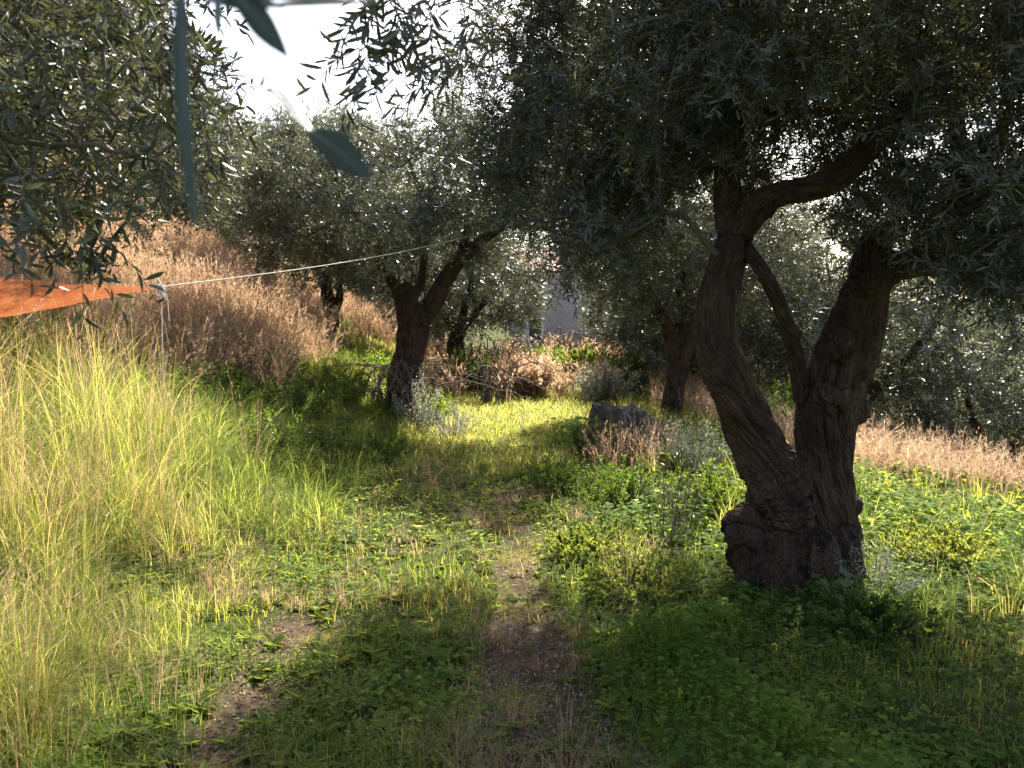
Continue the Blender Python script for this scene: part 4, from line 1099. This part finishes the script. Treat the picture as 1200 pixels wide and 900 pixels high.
rock((*W(706, 0, 8.7), .08), (.2, .16, .18), 3, "low pinkish stone in front of the left boulder", 2.2)
rock((*W(775, 0, 9.5), 0), (.24, .2, .26), 4, "boulder at the right end of the rock pile under the grey bush", .1)
rock((*W(738, 0, 8.8), .08), (.17, .14, .16), 5, "small stone at the foot of the rock pile", 3.0)
rock((*W(846, 0, 8.0), 0), (.20, .14, .16), 6, "grey stone in the herbs just left of the big trunk", .7)
rock((*W(862, 0, 7.6), 0), (.10, .10, .09), 7, "small stone touching the left of the big trunk", .3)
rock((*W(620, 0, 3.35), -.03), (.055, .045, .035), 8, "fist sized stone lying in the dirt of the right wheel rut", .7)
rock((*W(1190, 0, 13), .3), (.35, .3, .35), 9, "pale boulder at the right edge below the dark trees", .7)

# ------------------------------------------------------------------ net, cords
knot = at(189, 336, 7.0)
def netmesh():
    A, B, D = knot + (-.02, 0, 0), at(-60, 314, 6.6), at(-60, 384, 5.4)
    n_ = 60; V, Fc = [], []
    for i in range(n_ + 1):
        t = i / n_
        t_ = t ** .9
        P0 = A + (B - A) * t_; P1 = A + (D - A) * t_
        for j in range(25):
            s_ = j / 24
            p_ = P0 * (1 - s_) + P1 * s_
            p_ = p_ + np.array([0, 0, -.09 * sin(pi * s_) * t - .05 * sin(pi * t) * (1 - s_)]) + np.array([0, 0, .018 * sin(9 * s_ + 5 * t) * t])
            V.append(p_)
    V = np.array(V)
    V[:, 2] += .03 * (n2(V[:, 0], V[:, 1], 5, 91) - .5)
    for i in range(n_):
        for j in range(24):
            a_ = i * 25 + j; Fc.append([a_, a_ + 1, a_ + 26, a_ + 25])
    g = Geo(); g.add(V - knot, Fc); return g
o = netmesh().build("orange_net", M_net); o.location = tuple(knot)
tag(o, "orange harvest net stretched to a point over the tall grass", "net")
# dark hem along its lower edge
g = Geo(); D = at(-60, 392, 5.4)
tube(g, *smoothline([knot - knot + (-.02,0,0), (at(60, 353.5, 6.3) - knot), D - knot], [.001, .0015, .0015], 20), 5); h_ = g.build("hem", M_twig, o, useq=True)
def cord(name, pts, r_, label, cat="cord", n_=40, fuzz=.0):
    b_ = np.array(pts[0]); p_, rr_ = smoothline(np.array(pts) - b_, [r_] * len(pts), n_)
    if fuzz: p_[1:-1] += rng.normal(0, fuzz, (n_ - 1, 3))
    g = Geo(); tube(g, p_, rr_, 6); o = g.build(name, M_cord, useq=True); o.location = tuple(b_); return tag(o, label, cat)
e_ = b2(590, 266)
mid = [knot * (1 - t) + e_ * t + np.array([0, 0, -.09 * sin(pi * t)]) for t in np.linspace(0, 1, 9)]
cord("cord", mid, .0042, "long pale cord running from the net corner up to the forked olive")
cord("hanging_cord", [knot, knot + (.0, -.01, -.3), knot + (-.01, 0, -.7), knot + (-.0, 0, -1.25)], .0045, "thin pale cord hanging straight down from the net corner")
cord("hanging_cord", [knot + (.01, 0, 0), knot + (.05, -.01, -.08), knot + (.06, 0, -.3)], .004, "short loose cord end beside the long hanging one", n_=12)
g = Geo()
for k in range(9):
    a_ = rng.uniform(0, 2 * pi); p_ = [(0, 0, .03 * rng.normal()), (.035 * cos(a_), .03 * sin(a_), .045 * rng.normal()), (.045 * cos(a_ + 1), .03 * sin(a_ + 1), -.06), (.03 * cos(a_ + 2), .02, -.05 - .08 * rng.uniform()), (.01, 0, -.01)]
    tube(g, *smoothline(p_, [.005] * 5, 16), 5, seed=k)
o = g.build("knot", M_cord, useq=True); o.location = tuple(knot); tag(o, "bunched white knot of cord holding the corner of the orange net", "knot")

# ------------------------------------------------------------------ house
def box(g, x0, x1, y0, y1, z0, z1):
    v = [(x, y, z) for x in (x0, x1) for y in (y0, y1) for z in (z0, z1)]
    g.add(v, [[0, 1, 3, 2], [4, 6, 7, 5], [0, 4, 5, 1], [2, 3, 7, 6], [0, 2, 6, 4], [1, 5, 7, 3]])
HY = 33.0
hx = lambda px: (px - 600) / F * HY
hz = lambda py: at(600, py, HY)[2]
hb = np.array([hx(680), HY, terrain(hx(680), HY)[0] - .2])
house = empty("stone_house", hb, "pale pinkish rendered house with one framed window beyond the clearing", "house")
wx0, wx1, wz0, wz1 = hx(618), hx(636), hz(402), hz(372)
X0, X1, Z0, Z1 = hx(596), hx(775), hb[2], hz(318)
g = Geo(); cx = [X0, wx0, wx1, X1]; cz = [Z0, wz0, wz1, Z1]
box(g, X0, wx0, HY, HY + .35, Z0, Z1); box(g, wx1, X1, HY, HY + .35, Z0, Z1); box(g, wx0, wx1, HY, HY + .35, Z0, wz0); box(g, wx0, wx1, HY, HY + .35, wz1, Z1)
box(g, X0, X0 + .35, HY + .352, HY + 6, Z0, Z1); box(g, X1 - .35, X1, HY + .352, HY + 6, Z0, Z1); box(g, X0 + .352, X1 - .352, HY + 5.65, HY + 6, Z0, Z1)
shift(g, hb).build("wall", M_plaster, house, smooth=False)
g = Geo(); v = [(X0 - .3, HY - .3, Z1 + .003), (X1 + .3, HY - .3, Z1 + .003), (X1 + .3, HY + 6.3, Z1 + .003), (X0 - .3, HY + 6.3, Z1 + .003), (X0 - .3, HY + 3, Z1 + 1.3), (X1 + .3, HY + 3, Z1 + 1.3)]
g.add(v, [[0, 1, 5, 4], [2, 3, 4, 5], [0, 3, 2, 1]]); g.add(v, [[0, 4, 3], [1, 2, 5]])
shift(g, hb).build("roof", M_tiles, house, smooth=False)
g = Geo(); t_ = .07
box(g, wx0 - .12, wx0 + t_, HY - .05, HY + .12, wz0, wz1); box(g, wx1 - t_, wx1 + .04, HY - .05, HY + .12, wz0, wz1)
box(g, wx0 + t_ + .002, wx1 - t_ - .002, HY - .05, HY + .12, wz1 - t_, wz1 - .003); box(g, wx0 - .15, wx1 + .1, HY - .12, HY + .12, wz0 - .1, wz0 - .003)
win = shift(g, hb).build("window", M_white, house, smooth=False)
g = Geo(); box(g, wx0 + t_, wx1 - t_, HY + .15, HY + .17, wz0 + .003, wz1 - t_); shift(g, hb).build("pane", M_glass, win, smooth=False)
# low garden wall right of it
g = Geo(); gx0, gx1 = hx(735) * .82, hx(800) * .82; GY = HY * .82
base = np.array([gx0, GY, terrain(gx0, GY)[0] - .1]); box(g, 0, gx1 - gx0, 0, .3, 0, 1.0)
o = g.build("garden_wall", M_plaster, smooth=False); o.location = tuple(base); tag(o, "low pale wall right of the house half hidden by grass", "wall")
# more plants on the shaded bank
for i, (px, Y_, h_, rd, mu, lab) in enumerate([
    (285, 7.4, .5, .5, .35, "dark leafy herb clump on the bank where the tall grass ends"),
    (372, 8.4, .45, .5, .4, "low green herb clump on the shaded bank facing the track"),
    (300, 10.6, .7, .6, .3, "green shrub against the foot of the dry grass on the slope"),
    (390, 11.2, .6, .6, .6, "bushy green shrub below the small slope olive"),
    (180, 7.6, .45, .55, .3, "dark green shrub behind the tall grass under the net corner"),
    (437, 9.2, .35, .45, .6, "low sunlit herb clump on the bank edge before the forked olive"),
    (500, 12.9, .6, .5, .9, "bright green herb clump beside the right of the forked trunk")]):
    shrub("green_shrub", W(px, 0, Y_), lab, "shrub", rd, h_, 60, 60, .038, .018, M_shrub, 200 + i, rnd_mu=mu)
for i, (px, Y_, h_, rd, mu, m_, lab) in enumerate([
    (655, 7.6, .34, .4, .5, M_shrub, "loose green herb clump right of the track short of the rocks"),
    (735, 7.0, .42, .42, .35, M_shrub, "dark green leafy clump between the thin saplings and the rocks"),
    (690, 5.4, .16, .35, .5, M_weed, "low bright herb hummock on the right verge of the track"),
    (760, 4.6, .22, .4, .5, M_weed, "rounded herb hummock in the shade left of the big trunk foot"),
    (838, 6.6, .45, .35, .7, M_shrub, "bright leafy clump against the left side of the big trunk"),
    (1130, 5.2, .24, .4, .7, M_weed, "sunlit herb hummock in the right meadow"),
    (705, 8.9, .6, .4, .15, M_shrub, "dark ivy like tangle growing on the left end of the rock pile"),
    (1050, 4.05, .2, .35, .3, M_shrub, "dark low clump at the right foot of the big trunk near the heather")]):
    shrub("green_clump", W(px, 0, Y_), lab, "shrub", rd, h_, 60, 60, .028, .015, m_, 230 + i, rnd_mu=mu)
